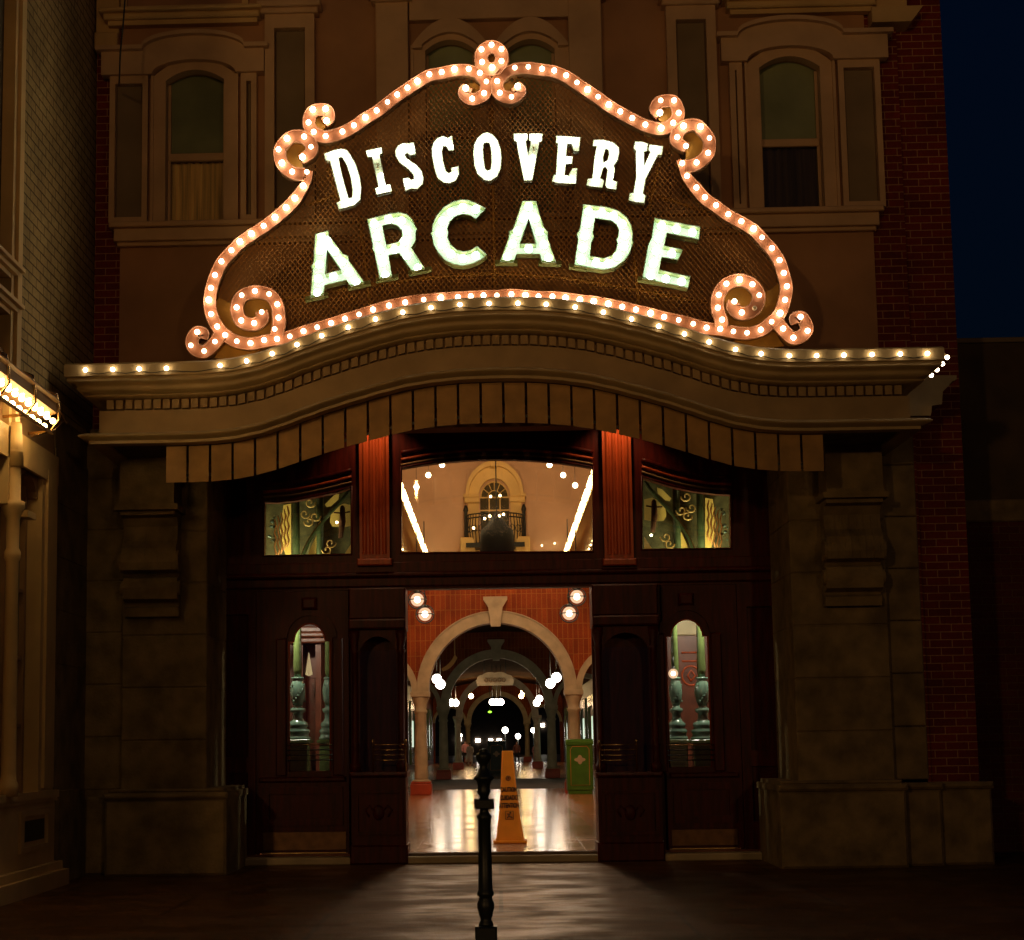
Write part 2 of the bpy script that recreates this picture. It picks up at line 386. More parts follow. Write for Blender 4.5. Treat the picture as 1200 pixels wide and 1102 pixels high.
# gutter and kerb in the bottom right corner
kz = GZ
g = MB(); g.add([(3.2, -10.9, kz + .004), (14, -9.4, kz + .004), (14, -9.75, kz + .004), (3.2, -11.25, kz + .004)], [(0, 3, 2, 1)])
struct(g.build('kerb_strip', 'archstone'))
g = MB(); g.add([(3.2, -11.25, kz + .008), (14, -9.75, kz + .008), (14, -16, kz + .008), (3.2, -16, kz + .008)], [(0, 3, 2, 1)])
struct(g.build('road_surface', 'darkcl'))
HL = 100.0
g = MB(); g.box(-1.5, 1.5, .0, HL, -.3, 0); struct(g.build('arcade_floor', 'hfloor'))
for s in (-1, 1):
    g = MB(); g.box(s * 1.5, s * 6, .0, HL, -.3, 0); struct(g.build('tiled_floor_border', 'hborder'))
g = MB(); g.box(-2.9, 2.9, 29.5, 44, .0, .006); struct(g.build('dark_floor_band', 'mat'))
g = MB(); g.box(-40, 40, HL, 260, -.3, -.02); struct(g.build('far_street', 'pave'))

# ================================================================== MAIN BUILDING (upper facade)
bld = thing('arcade_building', 'cream plastered upper facade with sash windows behind the lit arcade sign', 'building', (0, YW, 0))
xl = at(140, 350, YW).x; xr = at(1027, 350, YW).x; ztop = at(600, -60, YW).z + .3; zbot = at(600, 500, YW).z
def wx(px, py=200): return at(px, py, YW).x
def wz(px, py): return at(px, py, YW).z
WIN = [  # px0, px1, ytop, yspring, ybar0, ybar1, ysill
    (193, 265, 83, 95, 176, 185, 262, 'L'), (498, 560, 48, 60, 150, 158, 255, 'C'), (594, 654, 47, 59, 149, 157, 255, 'C'), (890, 965, 67, 80, 159, 168, 247, 'R')]
holes = []; wdat = []
for (a, b, yt, ys, b0, b1, ysl, k) in WIN:
    x0, x1 = wx(a, 170), wx(b, 170); m = (a + b) / 2
    z0, zs, zt = wz(m, ysl), wz(m, ys), wz(m, yt); zb0, zb1 = wz(m, b1), wz(m, b0)
    hole = [(x0, z0), (x1, z0)] + seg_top(x0, x1, zs, zt - zs)
    holes.append(hole); wdat.append((x0, x1, z0, zs, zt, zb0, zb1, k))
mb = MB(); prism_h(mb, rect(xl, xr, zbot, ztop), holes, YW, YW + .35); mb.build('wall', 'plaster', bld)
for i, (x0, x1, z0, zs, zt, zb0, zb1, k) in enumerate(wdat):
    cx = (x0 + x1) / 2; rise = zt - zs; cw = .13
    fr = MB()   # casing around the opening, arched
    outer = [(x0 - cw, z0), (x1 + cw, z0)] + seg_top(x0 - cw, x1 + cw, zs + .05, rise + .1)
    inner = [(x0 + .02, z0 + .001), (x1 - .02, z0 + .001)] + seg_top(x0 + .02, x1 - .02, zs - .01, rise)
    prism_h(fr, outer, [inner], YW - .06, YW + .10)
    o2 = [(x0 - cw - .035, z0 + .002), (x0 - cw, z0 + .002), (x0 - cw, zs + .05), (x0 - cw - .035, zs + .05)]
    fr.prism(o2, YW - .09, YW - .002); fr.prism([(2 * cx - a, b) for a, b in o2], YW - .09, YW - .002)
    win = fr.build('window', 'trim', bld)
    s = MB()    # sash
    s.box(x0 + .02, x1 - .02, YW + .11, YW + .16, zb0, zb1, .01)
    s.box(x0 + .02, x0 + .055, YW + .12, YW + .16, z0, zs); s.box(x1 - .055, x1 - .02, YW + .12, YW + .16, z0, zs)
    s.box(x0 + .055, x1 - .055, YW + .12, YW + .16, z0, z0 + .05); s.build('sash', 'trim', win)
    gl = MB(); gl.prism([(x0, zb1), (x1, zb1)] + seg_top(x0, x1, zs, rise), YW + .17, YW + .18); gl.build('upper_pane', 'glass_dark', win)
    if k == 'L' or k == 'R':
        cm = MB(); n = 26       # pleated curtain behind the lower pane
        ps = []
        for j in range(n + 1): ps.append((x0 + (x1 - x0) * j / n, YW + .235 + .018 * math.sin(j * 1.9) + .008 * math.sin(j * 4.1)))
        cm.smooth = True
        cm.add([(a, b, z0) for a, b in ps] + [(a, b, zb0 + .01) for a, b in ps], [(j, j + 1, j + n + 2, j + n + 1) for j in range(n)])
        cc = cm.build('curtain', 'curtain' if k == 'L' else 'curtain_dk', win)
        gp = MB(); gp.box(x0, x1, YW + .17, YW + .176, z0, zb0); gp.build('lower_pane', 'glass', win)
        # backing room wall
        bk = MB(); bk.box(x0 - .1, x1 + .1, YW + .33, YW + .36, z0 - .1, zt + .1); bk.build('room_backing', 'vault', win)
    else:
        gp = MB(); gp.box(x0, x1, YW + .17, YW + .18, z0, zb0); gp.build('lower_pane', 'glass_dark', win)
    # hood mould: raised arch with shoulders
    if k in 'LR':
        xo0, xo1 = (wx(122, 70), wx(311, 70)) if k == 'L' else (wx(843, 55), wx(1037, 55))
        yb = .02
        zsh = zs + rise * .35; hz = zsh + .30; rr = (x1 - x0) / 2 + .26
        pk = zt + .40
        top = [(xo1, zsh), (xo1, hz)] + [(cx + rr + .02, hz)] + [(cx + rr * math.cos(t), hz + (pk - hz) * math.sin(t)) for t in [PI * j / 14 for j in range(1, 14)]] + [(cx - rr - .02, hz), (xo0, hz), (xo0, zsh)]
        low = [(cx - rr + .12, zsh)] + [(cx - (rr - .12) * math.cos(t), zsh + (zt + .09 - zsh) * math.sin(t)) for t in [PI * j / 14 for j in range(1, 14)]] + [(cx + rr - .12, zsh)]
        h = MB(); h.prism(top + low, YW - .16, YW - .003)
        cap = [(xo1 + .06, hz), (xo1 + .06, hz + .055), (cx + rr, hz + .055)] + [(cx + rr * math.cos(t), hz + .055 + (pk - hz) * math.sin(t)) for t in [PI * j / 14 for j in range(1, 14)]] + [(cx - rr, hz + .055), (xo0 - .06, hz + .055), (xo0 - .06, hz)] + \
              [(cx - rr, hz + .002)] + [(cx - rr * math.cos(t), hz + .002 + (pk - hz) * math.sin(t)) for t in [PI * j / 14 for j in range(1, 14)]] + [(cx + rr, hz + .002)]
        h.prism(cap, YW - .24, YW - .003); h.build('hood', 'trim', win)
        # side panels
        for sx in (-1, 1):
            e0 = cx + sx * ((x1 - x0) / 2 + .20); e1 = (xo1 if sx > 0 else xo0) - sx * .10
            a, b = min(e0, e1), max(e0, e1)
            pn = MB(); prism_h(pn, rect(a, b, z0 + .001, zsh - .001), [rect(a + .07, b - .07, z0 + .07, zsh - .1)], YW - .10, YW - .003)
            po = pn.build('side_panel', 'trim', bld)
            q = MB(); q.box(a + .07, b - .07, YW - .03, YW - .004, z0 + .07, zsh - .1, .02); q.build('panel_field', 'panel', po)
    else:
        h = MB(); rr = (x1 - x0) / 2 + .15
        ring = [(x1 + .15, zs)] + seg_top(x0 - .15, x1 + .15, zs + .03, rise + .22) + [(x0 - .15, zs)]
        h.prism(ring + [(x0 - .02, zs)] + [(a, b + .04) for a, b in reversed(seg_top(x0 - .02, x1 + .02, zs + .002, rise + .02))] + [(x1 + .02, zs)], YW - .14, YW - .062); h.build('hood', 'trim', win)
# string course under the windows
zc0, zc1 = wz(584, 277), wz(584, 256)
mb = MB(); mb.box(xl - .10, xr + .10, YW - .22, YW - .002, zc1 - .07, zc1, .015); mb.box(xl - .05, xr + .05, YW - .15, YW - .002, zc0, zc1 - .07, .01)
mb.box(xl - .02, xr + .02, YW - .09, YW - .002, zc0 - .05, zc0, .01); mb.build('string_course', 'trim', bld)
# pilasters
for (a, b, yt, pan) in ((312, 370, 22, 1), (442, 480, 8, 0), (668, 707, 4, 0), (783, 841, 12, 1)):
    x0, x1 = wx(a, 150), wx(b, 150); zt = wz((a + b) / 2, yt); z0 = zc1
    p = MB()
    if pan:
        prism_h(p, rect(x0, x1, z0 + .001, zt), [rect(x0 + .12, x1 - .12, z0 + .15, zt - .18)], YW - .14, YW - .002)
    else: p.box(x0, x1, YW - .14, YW - .002, z0 + .001, zt, .01)
    p.box(x0 - .05, x1 + .05, YW - .20, YW - .002, zt, zt + .07, .015); p.box(x0 - .09, x1 + .09, YW - .25, YW - .002, zt + .07, zt + .15, .015)
    p.box(x0 + .03, x1 - .03, YW - .15, YW - .002, zt + .15, ztop)
    po = p.build('pilaster', 'trim', bld)
    if pan:
        q = MB(); q.box(x0 + .12, x1 - .12, YW - .05, YW - .003, z0 + .15, zt - .18, .02); q.build('panel_field', 'panel', po)
# upper cornice ledges
for (a, b, y0, y1) in ((120, 310, 16, 30), (845, 1027, 2, 17)):
    x0, x1, z0, z1 = bnd(a, y0, b, y1, YW)
    p = MB(); p.box(x0, x1, YW - .26, YW - .002, z1 - .05, z1, .015); p.box(x0 + .05, x1 - .04, YW - .19, YW - .002, z0 + .03, z1 - .05, .02); p.box(x0 + .1, x1 - .08, YW - .12, YW - .002, z0 - .03, z0 + .03)
    prism_h(p, rect(x0 + .25, x1 - .2, z1 + .001, ztop - .01), [rect(x0 + .33, x1 - .28, z1 + .08, ztop - .1)], YW - .08, YW - .002)
    p.build('upper_cornice', 'cream', bld)
x0, x1, z0, z1 = bnd(480, 8, 668, 26, YW)
p = MB(); p.box(x0, x1, YW - .12, YW - .002, z0, z1 + .5, .01); p.build('lintel_board', 'trim', bld)
# brick side walls of the same building
xb0 = -5.0; mb = MB(); mb.box(xb0, xl - .002, YW + .06, YW + .4, 2.6, ztop); mb.build('brick_wall', 'brick_red', bld)
xb1 = at(1066, 350, YW).x; xb2 = at(1130, 500, YW).x
mb = MB(); mb.box(xr + .002, xb1, YW + .05, YW + .4, GZ, ztop); mb.box(xb1, xb2, YW + .13, YW + .4, GZ, ztop); mb.build('brick_wall', 'brick_red', bld)
x0, x1, z0, z1 = bnd(1018, 15, 1078, 33, YW)
p = MB(); p.prism([(x0, z0), (x1 - .16, z0), (x1 - .1, z0 + .07), (x1, z1), (x0, z1)], YW - .2, YW + .13); p.box(x0 + .08, x1 - .18, YW - .1, YW + .1, z1, z1 + .6); p.build('corner_bracket', 'cream', bld)
x0, x1, z0, z1 = bnd(100, 42, 140, 60, YW)
p = MB(); p.box(xb0, x1 - .003, YW - .12, YW + .059, z0, z1, .02); p.box(xb0, x1 - .003, YW - .02, YW + .059, z1, ztop, .01); p.build('corner_bracket', 'cream', bld)

# ================================================================== STONE PIERS
def stone_pier(side):
    left = side < 0
    if left: sx0, sx1 = at(145, 750, YW).x, at(244, 750, YW).x; bx0, bx1 = at(124, 980, YW - .3).x, at(266, 980, YW - .3).x; kx0, kx1 = at(146, 620, YW - .3).x, at(209, 620, YW - .3).x
    else: sx0, sx1 = at(928, 750, YW).x, at(1040, 750, YW).x; bx0, bx1 = at(914, 970, YW - .3).x, at(1062, 970, YW - .3).x; kx0, kx1 = at(965, 620, YW - .3).x, at(1031, 620, YW - .3).x
    t = thing('stone_pier', 'rough stone pier with scroll bracket at the %s of the doorway' % ('left' if left else 'right'), 'pier', ((sx0 + sx1) / 2, YW, GZ), 'stone piers flanking the entrance')
    ztp = at(200, 505, YW).z; zb = at(195, 930, YW).z
    s = MB(); n = 7; hh = (ztp - zb) / n
    for i in range(n): s.box(sx0, sx1, YW - .10, YW + 1.4, zb + i * hh + .004, zb + (i + 1) * hh - .004, .014)
    s.box(sx0 + .012, sx1 - .012, YW - .08, YW + 1.38, zb, ztp)
    s.build('shaft', 'stone', t)
    # wing of the pier, set back
    s = MB()
    w0, w1 = (-5.25, sx0 - .002) if left else (sx1 + .002, at(1082, 750, YW).x)
    for i in range(n): s.box(w0, w1, YW + .03, YW + .9, zb + i * hh + .054, zb + (i + 1) * hh + .046, .014)
    s.box(w0, w1 - .012, YW + .05, YW + .88, zb - .12, ztp); s.build('wing', 'stone', t)
    b = MB(); b.box(bx0, bx1, YW - .38, YW + 1.3, GZ, zb - .06, .03)
    b.box(bx0 - .02, bx1 + .02, YW - .42, YW + 1.3, zb - .06, zb + .02, .03); b.box(bx0 + .03, bx1 - .03, YW - .34, YW + 1.3, zb + .02, zb + .06, .03)
    if left: b.box(-5.0, bx0 - .003, YW - .12, YW + .8, GZ, zb - .03, .03)
    else:
        e1, e2 = at(1104, 970, YW - .1).x, at(1164, 970, YW).x
        b.box(bx1 + .003, e1, YW - .16, YW + .8, GZ, zb - .06, .03); b.box(bx1 + .025, e1 + .02, YW - .20, YW + .8, zb - .06, zb + .02, .03)
        b.box(e1 + .003, e2, YW - .02, YW + .5, GZ, zb - .06, .03); b.box(e1 + .025, e2 + .02, YW - .06, YW + .5, zb - .06, zb + .02, .03)
    b.build('base', 'stone', t)
    # console bracket: fluted scroll
    k = MB(); zt = at(200, 520, YW - .3).z; z1 = at(200, 606, YW - .3).z; z2 = at(200, 672, YW - .3).z; z3 = at(200, 706, YW - .3).z; z4 = at(200, 722, YW - .3).z
    zm = (z1 + z2) / 2
    prof = [(-.10, zt), (-.56, zt), (-.60, z1 + .06), (-.54, z1 + .05), (-.54, z1), (-.40, z1 - .02), (-.33, z1 - .12), (-.36, zm + .05), (-.46, zm - .05), (-.50, z2 + .12), (-.46, z2 + .03), (-.30, z2), (-.27, z2 - .03), (-.34, z2 - .06), (-.40, (z2 + z3) / 2), (-.36, z3 + .04), (-.22, z3), (-.21, z3 - .03), (-.27, z3 - .06), (-.24, z4), (-.10, z4)]
    k.prism([(YW + a, b) for a, b in prof], kx0, kx1, 'x')
    for j in range(4):
        xx = kx0 + (kx1 - kx0) * (j + .5) / 4; k.prism([(YW + a - .012, b) for a, b in prof[6:11]] + [(YW - .28, prof[10][1]), (YW - .28, prof[6][1])], xx - .035, xx + .035, 'x')
    for sx_ in (kx0 - .03, kx1 - .02):   # volute discs on the bracket sides
        for (zq, yq, rq) in ((z2 + .14, -.36, .13), ((z2 + z3) / 2, -.29, .09)):
            k.prism([(YW + yq + rq * math.cos(a_), zq + rq * math.sin(a_)) for a_ in [2 * PI * j / 16 for j in range(16)]], sx_, sx_ + .05, 'x')
    k.prism([(YW - .64, z1 + .05), (YW - .64, z1 + .12), (YW - .1, z1 + .12), (YW - .1, z1 + .05)], kx0 - .05, kx1 + .05, 'x')
    k.build('bracket', 'stone', t)
    # deep reveal toward the doors
    return t
stone_pier(-1); stone_pier(1)

# ================================================================== CANOPY
HT = [(0, 72), (.38, 71.3), (.70, 68.5), (1.0, 64), (1.3, 56.5), (1.6, 47.5), (1.9, 38), (2.16, 28.5), (2.43, 18), (2.7, 9), (3.0, 3), (3.28, .6), (3.6, 0), (9, 0)]
CXC = at(580, 380, YC).x
def hf(x):
    a = abs(x - CXC)
    for (a0, h0), (a1, h1) in zip(HT, HT[1:]):
        if a <= a1:
            t = (a - a0) / (a1 - a0); t = t * t * (3 - 2 * t) * .35 + t * .65
            return (h0 + (h1 - h0) * t) * .00935
    return 0
zB = (at(132, 434, YC).z + at(1055, 415, YC).z) / 2     # bulb line at the flat ends
XCL, XCR = at(75, 434, YC).x, at(1107, 416, YC).x
can = thing('entrance_canopy', 'cream moulded entrance canopy curving over the doors, edged with bulbs', 'canopy', (0, YC, zB))
def sweep(name, prof, m, parent, nx=96, back=YW, smooth_=False, hs=1):
    cxm = (XCL + XCR) / 2; hw = (XCR - XCL) / 2
    paths = []
    for (inn, dz) in prof:
        f = (hw - inn) / hw; pts = [(XCL + inn, back, zB + dz)]
        for i in range(nx + 1):
            x = cxm + (-1 + 2 * i / nx) * hw * f; pts.append((x, YC + inn, zB + dz + hf(x) * hs))
        pts.append((XCR - inn, back, zB + dz)); paths.append(pts)
    n = len(paths[0]); vs = [p for pp in paths for p in pp]; fs = []
    for a in range(len(paths) - 1):
        for i in range(n - 1): fs.append((a * n + i, (a + 1) * n + i, (a + 1) * n + i + 1, a * n + i + 1))
    mb = MB(); mb.smooth = smooth_; mb.add(vs, fs)
    return mb.build(name, m, parent)
T = .0094
sweep('bulb_fascia', [(1.9, 9 * T), (.02, 9 * T), (0, 7 * T), (0, -7 * T), (.012, -8 * T), (.03, -8 * T)], 'cornice', can)
sweep('crown', [(.03, -8 * T), (.03, -10 * T), (.022, -11 * T), (.022, -12.5 * T)], 'cornice', can)
crown = [(.03, -12.5 * T)] + [(.03 + .19 * (i / 10) + .035 * math.sin(i / 10 * 2 * PI), -(13 + 12 * i / 10) * T) for i in range(11)]
sweep('crown_cove', crown, 'cornice', can, smooth_=True)
sweep('bead', [(.21, -25.2 * T)] + [(.21 - .028 * math.sin(PI * i / 6), -(25.5 + 3.3 * i / 6) * T) for i in range(7)] + [(.30, -29 * T)], 'cornice', can, smooth_=True)
sweep('dentil_bed', [(.30, -29 * T), (.40, -29.2 * T), (.40, -43 * T), (.33, -43 * T)], 'frieze', can)
sweep('frieze', [(.33, -43.2 * T), (.33, -71.5 * T), (.30, -72 * T)], 'frieze', can)
sweep('torus', [(.30, -72.2 * T)] + [(.22 - .09 * math.sin(PI * i / 8), -(72.5 + 9 * i / 8) * T) for i in range(9)] + [(.24, -82 * T), (.24, -85.5 * T), (.42, -85.5 * T), (.42, -82 * T)], 'cornice', can, smooth_=False)
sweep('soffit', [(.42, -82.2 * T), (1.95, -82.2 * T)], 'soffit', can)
# dentils
d = MB(); L = XCR - XCL - .8; nd = 84
def dent(mb, x, z, y, slope):
    w2 = .040; h2 = .105
    a = slope
    vs = []
    for yy in (y, y + .075):
        for (dx, dz) in ((-w2, -h2), (w2, -h2), (w2, 0), (-w2, 0)): vs.append((x + dx, yy, z + dz + a * dx))
    mb.add(vs, [(0, 1, 2, 3), (0, 4, 5, 1), (1, 5, 6, 2), (3, 7, 4, 0), (2, 6, 7, 3)])
for i in range(nd):
    x = XCL + .4 + L * (i + .5) / nd; sl = (hf(x + .05) - hf(x - .05)) / .1
    dent(d, x, zB - 30 * T + hf(x), YC + .325, sl)
d.build('dentil_row', 'frieze', can)
# bulbs along the fascia
cb = [(100, 435), (132, 434), (163, 434), (195, 431), (258, 427), (289, 420), (319, 411), (348, 401), (377, 391), (408, 381), (440, 373), (472, 364), (505, 358), (539, 355), (573, 354), (607, 355), (640, 356), (674, 360), (707, 366), (740, 372), (772, 381), (802, 390), (831, 401), (862, 410), (892, 415), (925, 415), (957, 415), (989, 415), (1022, 415), (1055, 415), (1087, 415)]
for (px, py) in cb:
    p = at(px, py, YC - .03); inst(BULBC, 'bulb', (p.x, YC - .028, zB + hf(p.x) * 1.0 - .002), can)
rp_ = [at(px, py, yy) for px, py, yy in ((1110, 419, -3.45), (1104.5, 426.5, -3.2), (1098, 433.5, -2.95), (1091.5, 440, -2.7))]
for q in rp_: inst(BULBC, 'bulb', q, can)
p = MB(); p.tube([q + Vector((-.03, .04, .03)) for q in rp_], .035, 6); p.build('return_strip', 'cornice', can)
# cable looping between the bulbs
cbl = MB(); prev = None
pts = []
for i in range(len(cb) - 1):
    a = at(cb[i][0], cb[i][1], YC).x; b = at(cb[i + 1][0], cb[i + 1][1], YC).x
    for j in range(6):
        t = j / 6; x = a + (b - a) * t; pts.append((x, YC - .012, zB + hf(x) - .035 + .012 * math.cos(t * 2 * PI)))
cbl.tube(pts, .0045, 5); cbl.build('bulb_cable', 'iron', can)
# wall cornice which the canopy springs from, seen beyond its right end
def wallcornice(x0, x1, flip):
    p = MB()
    for (e, z0, z1, yy) in ((0, -28, -20, .62), (.07, -36, -28, .5), (.16, -46, -36, .38), (.22, -60, -49, .34), (.30, -90, -62, .22)):
        a, b = (x0, x1 - e) if not flip else (x0 + e, x1)
        p.box(a, b, YW - yy, YW + .04, zB + z0 * T, zB + z1 * T, .012)
    return p
wc = [(q.x, q.z) for q in (at(a_, b_, YW - .6) for a_, b_ in ((1050, 440), (1121, 440), (1121, 445), (1116, 447), (1112, 452), (1105, 459), (1104, 474), (1092, 475.5), (1091, 487), (1050, 488)))]
p = MB(); p.prism(wc, YW - .6, YW + .04); p.build('wall_cornice', 'cornice', can)
# valance boards hanging under the fascia
YV = YC + .46; vx0, vx1 = at(193, 545, YV).x, at(966, 530, YV).x; NV = 29; pit = (vx1 - vx0) / NV
zV = (at(205, 566, YV).z + at(950, 552, YV).z) / 2
for i in range(NV):
    a = vx0 + i * pit + .018; b = vx0 + (i + 1) * pit - .012; top = zB - 86 * T
    tilt = random.uniform(-.004, .004)
    v = MB(); za, zb_ = zV + hf(a) * .93, zV + hf(b) * .93
    y0 = YV + tilt
    vs = [(a, y0, za), (b, y0 + random.uniform(-.004, .004), zb_), (b, y0, top + hf(b)), (a, y0, top + hf(a))]; vs += [(x, y + .02, z) for x, y, z in vs]
    v.add(vs, [(0, 1, 2, 3), (7, 6, 5, 4), (0, 4, 5, 1), (1, 5, 6, 2), (3, 7, 4, 0), (2, 6, 7, 3)])
    v.build('valance_board', 'valance', can)
v = MB(); n = 60
for i in range(n):
    a = vx0 + .1 + (vx1 - vx0 - .2) * i / n; b = vx0 + .1 + (vx1 - vx0 - .2) * (i + 1) / n
    for (z0, z1) in ((.07, .10), ):
        v.add([(a, YV + .03, zV + hf(a) * .93 + z0), (b, YV + .03, zV + hf(b) * .93 + z0), (b, YV + .03, zV + hf(b) * .93 + z1), (a, YV + .03, zV + hf(a) * .93 + z1)], [(0, 1, 2, 3)])
v.build('valance_rail', 'iron', can)

# ================================================================== MARQUEE SIGN
sign = thing('marquee_sign', 'huge lit marquee sign with scrolled coral bulb border reading DISCOVERY ARCADE', 'sign', (0, YS, zB + .1))
def c5(ox, oy, s, pts): return [(ox + a / s, oy + b / s) for a, b in pts]
topR = c5(400, 0, 3, [(572, 258), (610, 243), (657, 240), (705, 247), (748, 253), (790, 270), (828, 295), (865, 320), (902, 345), (940, 373), (980, 397), (1022, 420), (1068, 443), (1123, 455), (1165, 437)])
topR += c5(740, 90, 5.4545, [(300, 240), (270, 160), (185, 160), (150, 205), (180, 245)])
topL = c5(400, 0, 3, [(487, 262), (448, 247), (398, 248), (353, 258), (310, 266), (268, 290), (233, 313), (197, 337), (163, 363), (125, 393), (85, 417), (45, 445), (5, 467)])
topL += [(382, 161), (368, 156), (362, 145), (366, 131), (382, 129), (386, 138), (380, 144)]
scR = c5(740, 90, 5.4545, [(352, 460), (290, 420), (290, 375), (330, 325), (400, 310), (438, 330), (495, 402), (487, 497), (413, 563), (340, 575)])
scL = [(353, 188), (364, 180), (365, 171), (357, 162), (345, 160), (336, 165), (328, 177), (331, 193), (343, 203), (357, 205)]
sR = c5(740, 90, 5.4545, [(300, 530), (322, 570), (353, 640), (413, 715), (467, 777), (538, 828), (617, 885), (700, 930), (778, 978), (832, 1033)])
sR += c5(760, 260, 5, [(720, 160), (765, 230), (790, 305), (808, 383), (797, 462), (768, 540), (718, 590), (655, 637), (575, 655), (495, 647), (418, 632), (338, 625), (260, 602), (175, 580), (90, 562), (10, 540)])
sL = c5(0, 0, 3, [(1092, 600), (1084, 630), (1067, 657), (1038, 700), (1007, 733), (968, 767), (928, 797), (885, 825), (845, 853), (815, 883), (780, 922), (757, 970), (743, 1015)])
sL += c5(200, 260, 5, [(228, 470), (240, 545), (275, 618), (322, 667), (390, 704), (470, 715), (550, 700), (625, 688), (700, 672), (780, 645), (860, 622), (942, 598), (1023, 572), (1105, 547)])
botM = sL[-1:] + c5(400, 0, 3, [(160, 1078), (250, 1060), (330, 1052), (420, 1046), (500, 1042), (547, 1041), (598, 1037), (647, 1041), (693, 1045), (742, 1045), (788, 1050), (838, 1057), (887, 1062), (938, 1071), (987, 1081)]) + sR[-1:]
spR = c5(760, 260, 5, [(425, 618), (424, 580), (403, 510), (408, 435), (453, 370), (530, 343), (605, 370), (645, 437), (618, 513), (545, 540), (495, 505), (500, 470)])
spL = c5(200, 260, 5, [(622, 665), (636, 600), (635, 560), (625, 490), (580, 430), (497, 412), (420, 437), (388, 508), (417, 585), (490, 602), (537, 570), (533, 525)])
tlR = c5(760, 260, 5, [(745, 575), (785, 632), (845, 685), (905, 665), (928, 620), (900, 565), (862, 570), (868, 595)])
tlL = c5(200, 260, 5, [(290, 660), (263, 708), (200, 763), (140, 745), (125, 695), (155, 650), (188, 660), (183, 685)])
crL = c5(400, 0, 3, [(487, 262), (510, 292), (502, 333), (460, 352), (432, 330), (445, 305)])
crR = c5(400, 0, 3, [(572, 258), (548, 292), (557, 333), (598, 347), (628, 325), (612, 303)])
crC = c5(400, 0, 3, [(528 + 37 * math.cos(t), 207 + 40 * math.sin(t)) for t in [2 * PI * i / 16 for i in range(16)]])
def ribbon(pts, yoff, wd=.142, closed=False, taper=(1, 1), name='border_band', bulbs=None, nb=None, skip=()):
    sm_ = smooth([(p.x, p.z) for p in (at(a, b, YS) for a, b in pts)], 6, closed)
    n = len(sm_); Lf = []; Rt = []
    for i, (x, z) in enumerate(sm_):
        a = sm_[(i - 1) % n] if (closed or i) else sm_[i]; b = sm_[(i + 1) % n] if (closed or i < n - 1) else sm_[i]
        tx, tz = b[0] - a[0], b[1] - a[1]; l = math.hypot(tx, tz) or 1; nx_, nz_ = -tz / l, tx / l
        t = i / (n - 1); f = 1
        if t < .12: f = taper[0] + (1 - taper[0]) * t / .12
        if t > .88: f = min(f, taper[1] + (1 - taper[1]) * (1 - t) / .12)
        h = wd / 2 * f; Lf.append((x + nx_ * h, z + nz_ * h)); Rt.append((x - nx_ * h, z - nz_ * h))
    y0 = YS + yoff; y1 = YS + .14 + yoff; k = n if closed else n - 1
    mb = MB(); vs = []
    for i in range(n):
        vs += [(Lf[i][0], y0, Lf[i][1]), (Rt[i][0], y0, Rt[i][1]), (Rt[i][0], y1, Rt[i][1]), (Lf[i][0], y1, Lf[i][1])]
    for fs_, mi in (((0, 1), 0), ((1, 2), 2), ((2, 3), 2), ((3, 0), 2)):
        mb.cur = mi
        mb.add([], [])
    o = 0; mb.v = vs
    for i in range(k):
        j = (i + 1) % n
        for (a, b, mi) in ((0, 1, 0), (1, 2, 2), (2, 3, 2), (3, 0, 2)):
            mb.f.append([i * 4 + a, i * 4 + b, j * 4 + b, j * 4 + a]); mb.m.append(mi); mb.sm.append(False)
    if not closed:
        for e in (0, (n - 1) * 4): mb.f.append([e, e + 1, e + 2, e + 3]); mb.m.append(0); mb.sm.append(False)
    mb.cur = 1
    mb.tube([(a, y0 - .006, b) for a, b in Lf], .009, 6, closed); mb.tube([(a, y0 - .006, b) for a, b in Rt], .009, 6, closed)
    rb = mb.build(name, ['coral', 'coral_rim', 'cream_dark'], sign)
    if bulbs:
        for (px, py, *u) in bulbs:
            p = at(px, py, YS); inst(BULBU if u else random.choice((BULB, BULB, BULB, BULBH, BULBD)), 'bulb', (p.x, y0 - .04, p.z), rb)
    return rb
bTR = c5(400, 0, 3, [(610, 243), (657, 240), (705, 247), (748, 253), (790, 270), (828, 295), (865, 320), (902, 345), (940, 373), (980, 397), (1022, 420), (1068, 443), (1123, 455)]) + c5(740, 90, 5.4545, [(265, 303), (300, 240), (270, 160), (185, 160), (180, 240)])
bTL = c5(400, 0, 3, [(448, 247), (398, 248), (353, 258), (310, 266), (268, 290), (233, 313), (197, 337), (163, 363), (125, 393), (85, 417), (45, 445), (5, 467)]) + [(382, 161), (368, 156), (362, 145), (367, 130), (382, 129), (383, 143)]
bSR = c5(740, 90, 5.4545, [(322, 560), (353, 640), (413, 715), (467, 777), (538, 828), (617, 885), (700, 930), (778, 978), (832, 1033)]) + c5(760, 260, 5, [(720, 160), (765, 230), (790, 305), (808, 383), (797, 462), (768, 540), (718, 590), (655, 637), (575, 655), (495, 647), (418, 632), (338, 625), (260, 602), (175, 580), (90, 562), (10, 540)])
bSL = c5(0, 0, 3, [(1080, 608), (1067, 657), (1038, 700), (1007, 733), (968, 767), (928, 797), (885, 825), (845, 853), (815, 883), (780, 922), (757, 970), (743, 1015)]) + c5(200, 260, 5, [(226, 462), (240, 545), (275, 618), (322, 667), (390, 704), (470, 715), (550, 697), (625, 690), (700, 675), (780, 645), (860, 622), (942, 598), (1023, 572), (1105, 547)])
ribbon(topR, 0, taper=(.8, .8), bulbs=bTR)
ribbon(topL, .003, taper=(.8, .8), bulbs=bTL)
ribbon(scR, -.012, taper=(.75, 1), bulbs=c5(740, 90, 5.4545, [(345, 453), (290, 397), (330, 325), (438, 330), (495, 402), (487, 497), (413, 558)]), name='scroll_band')
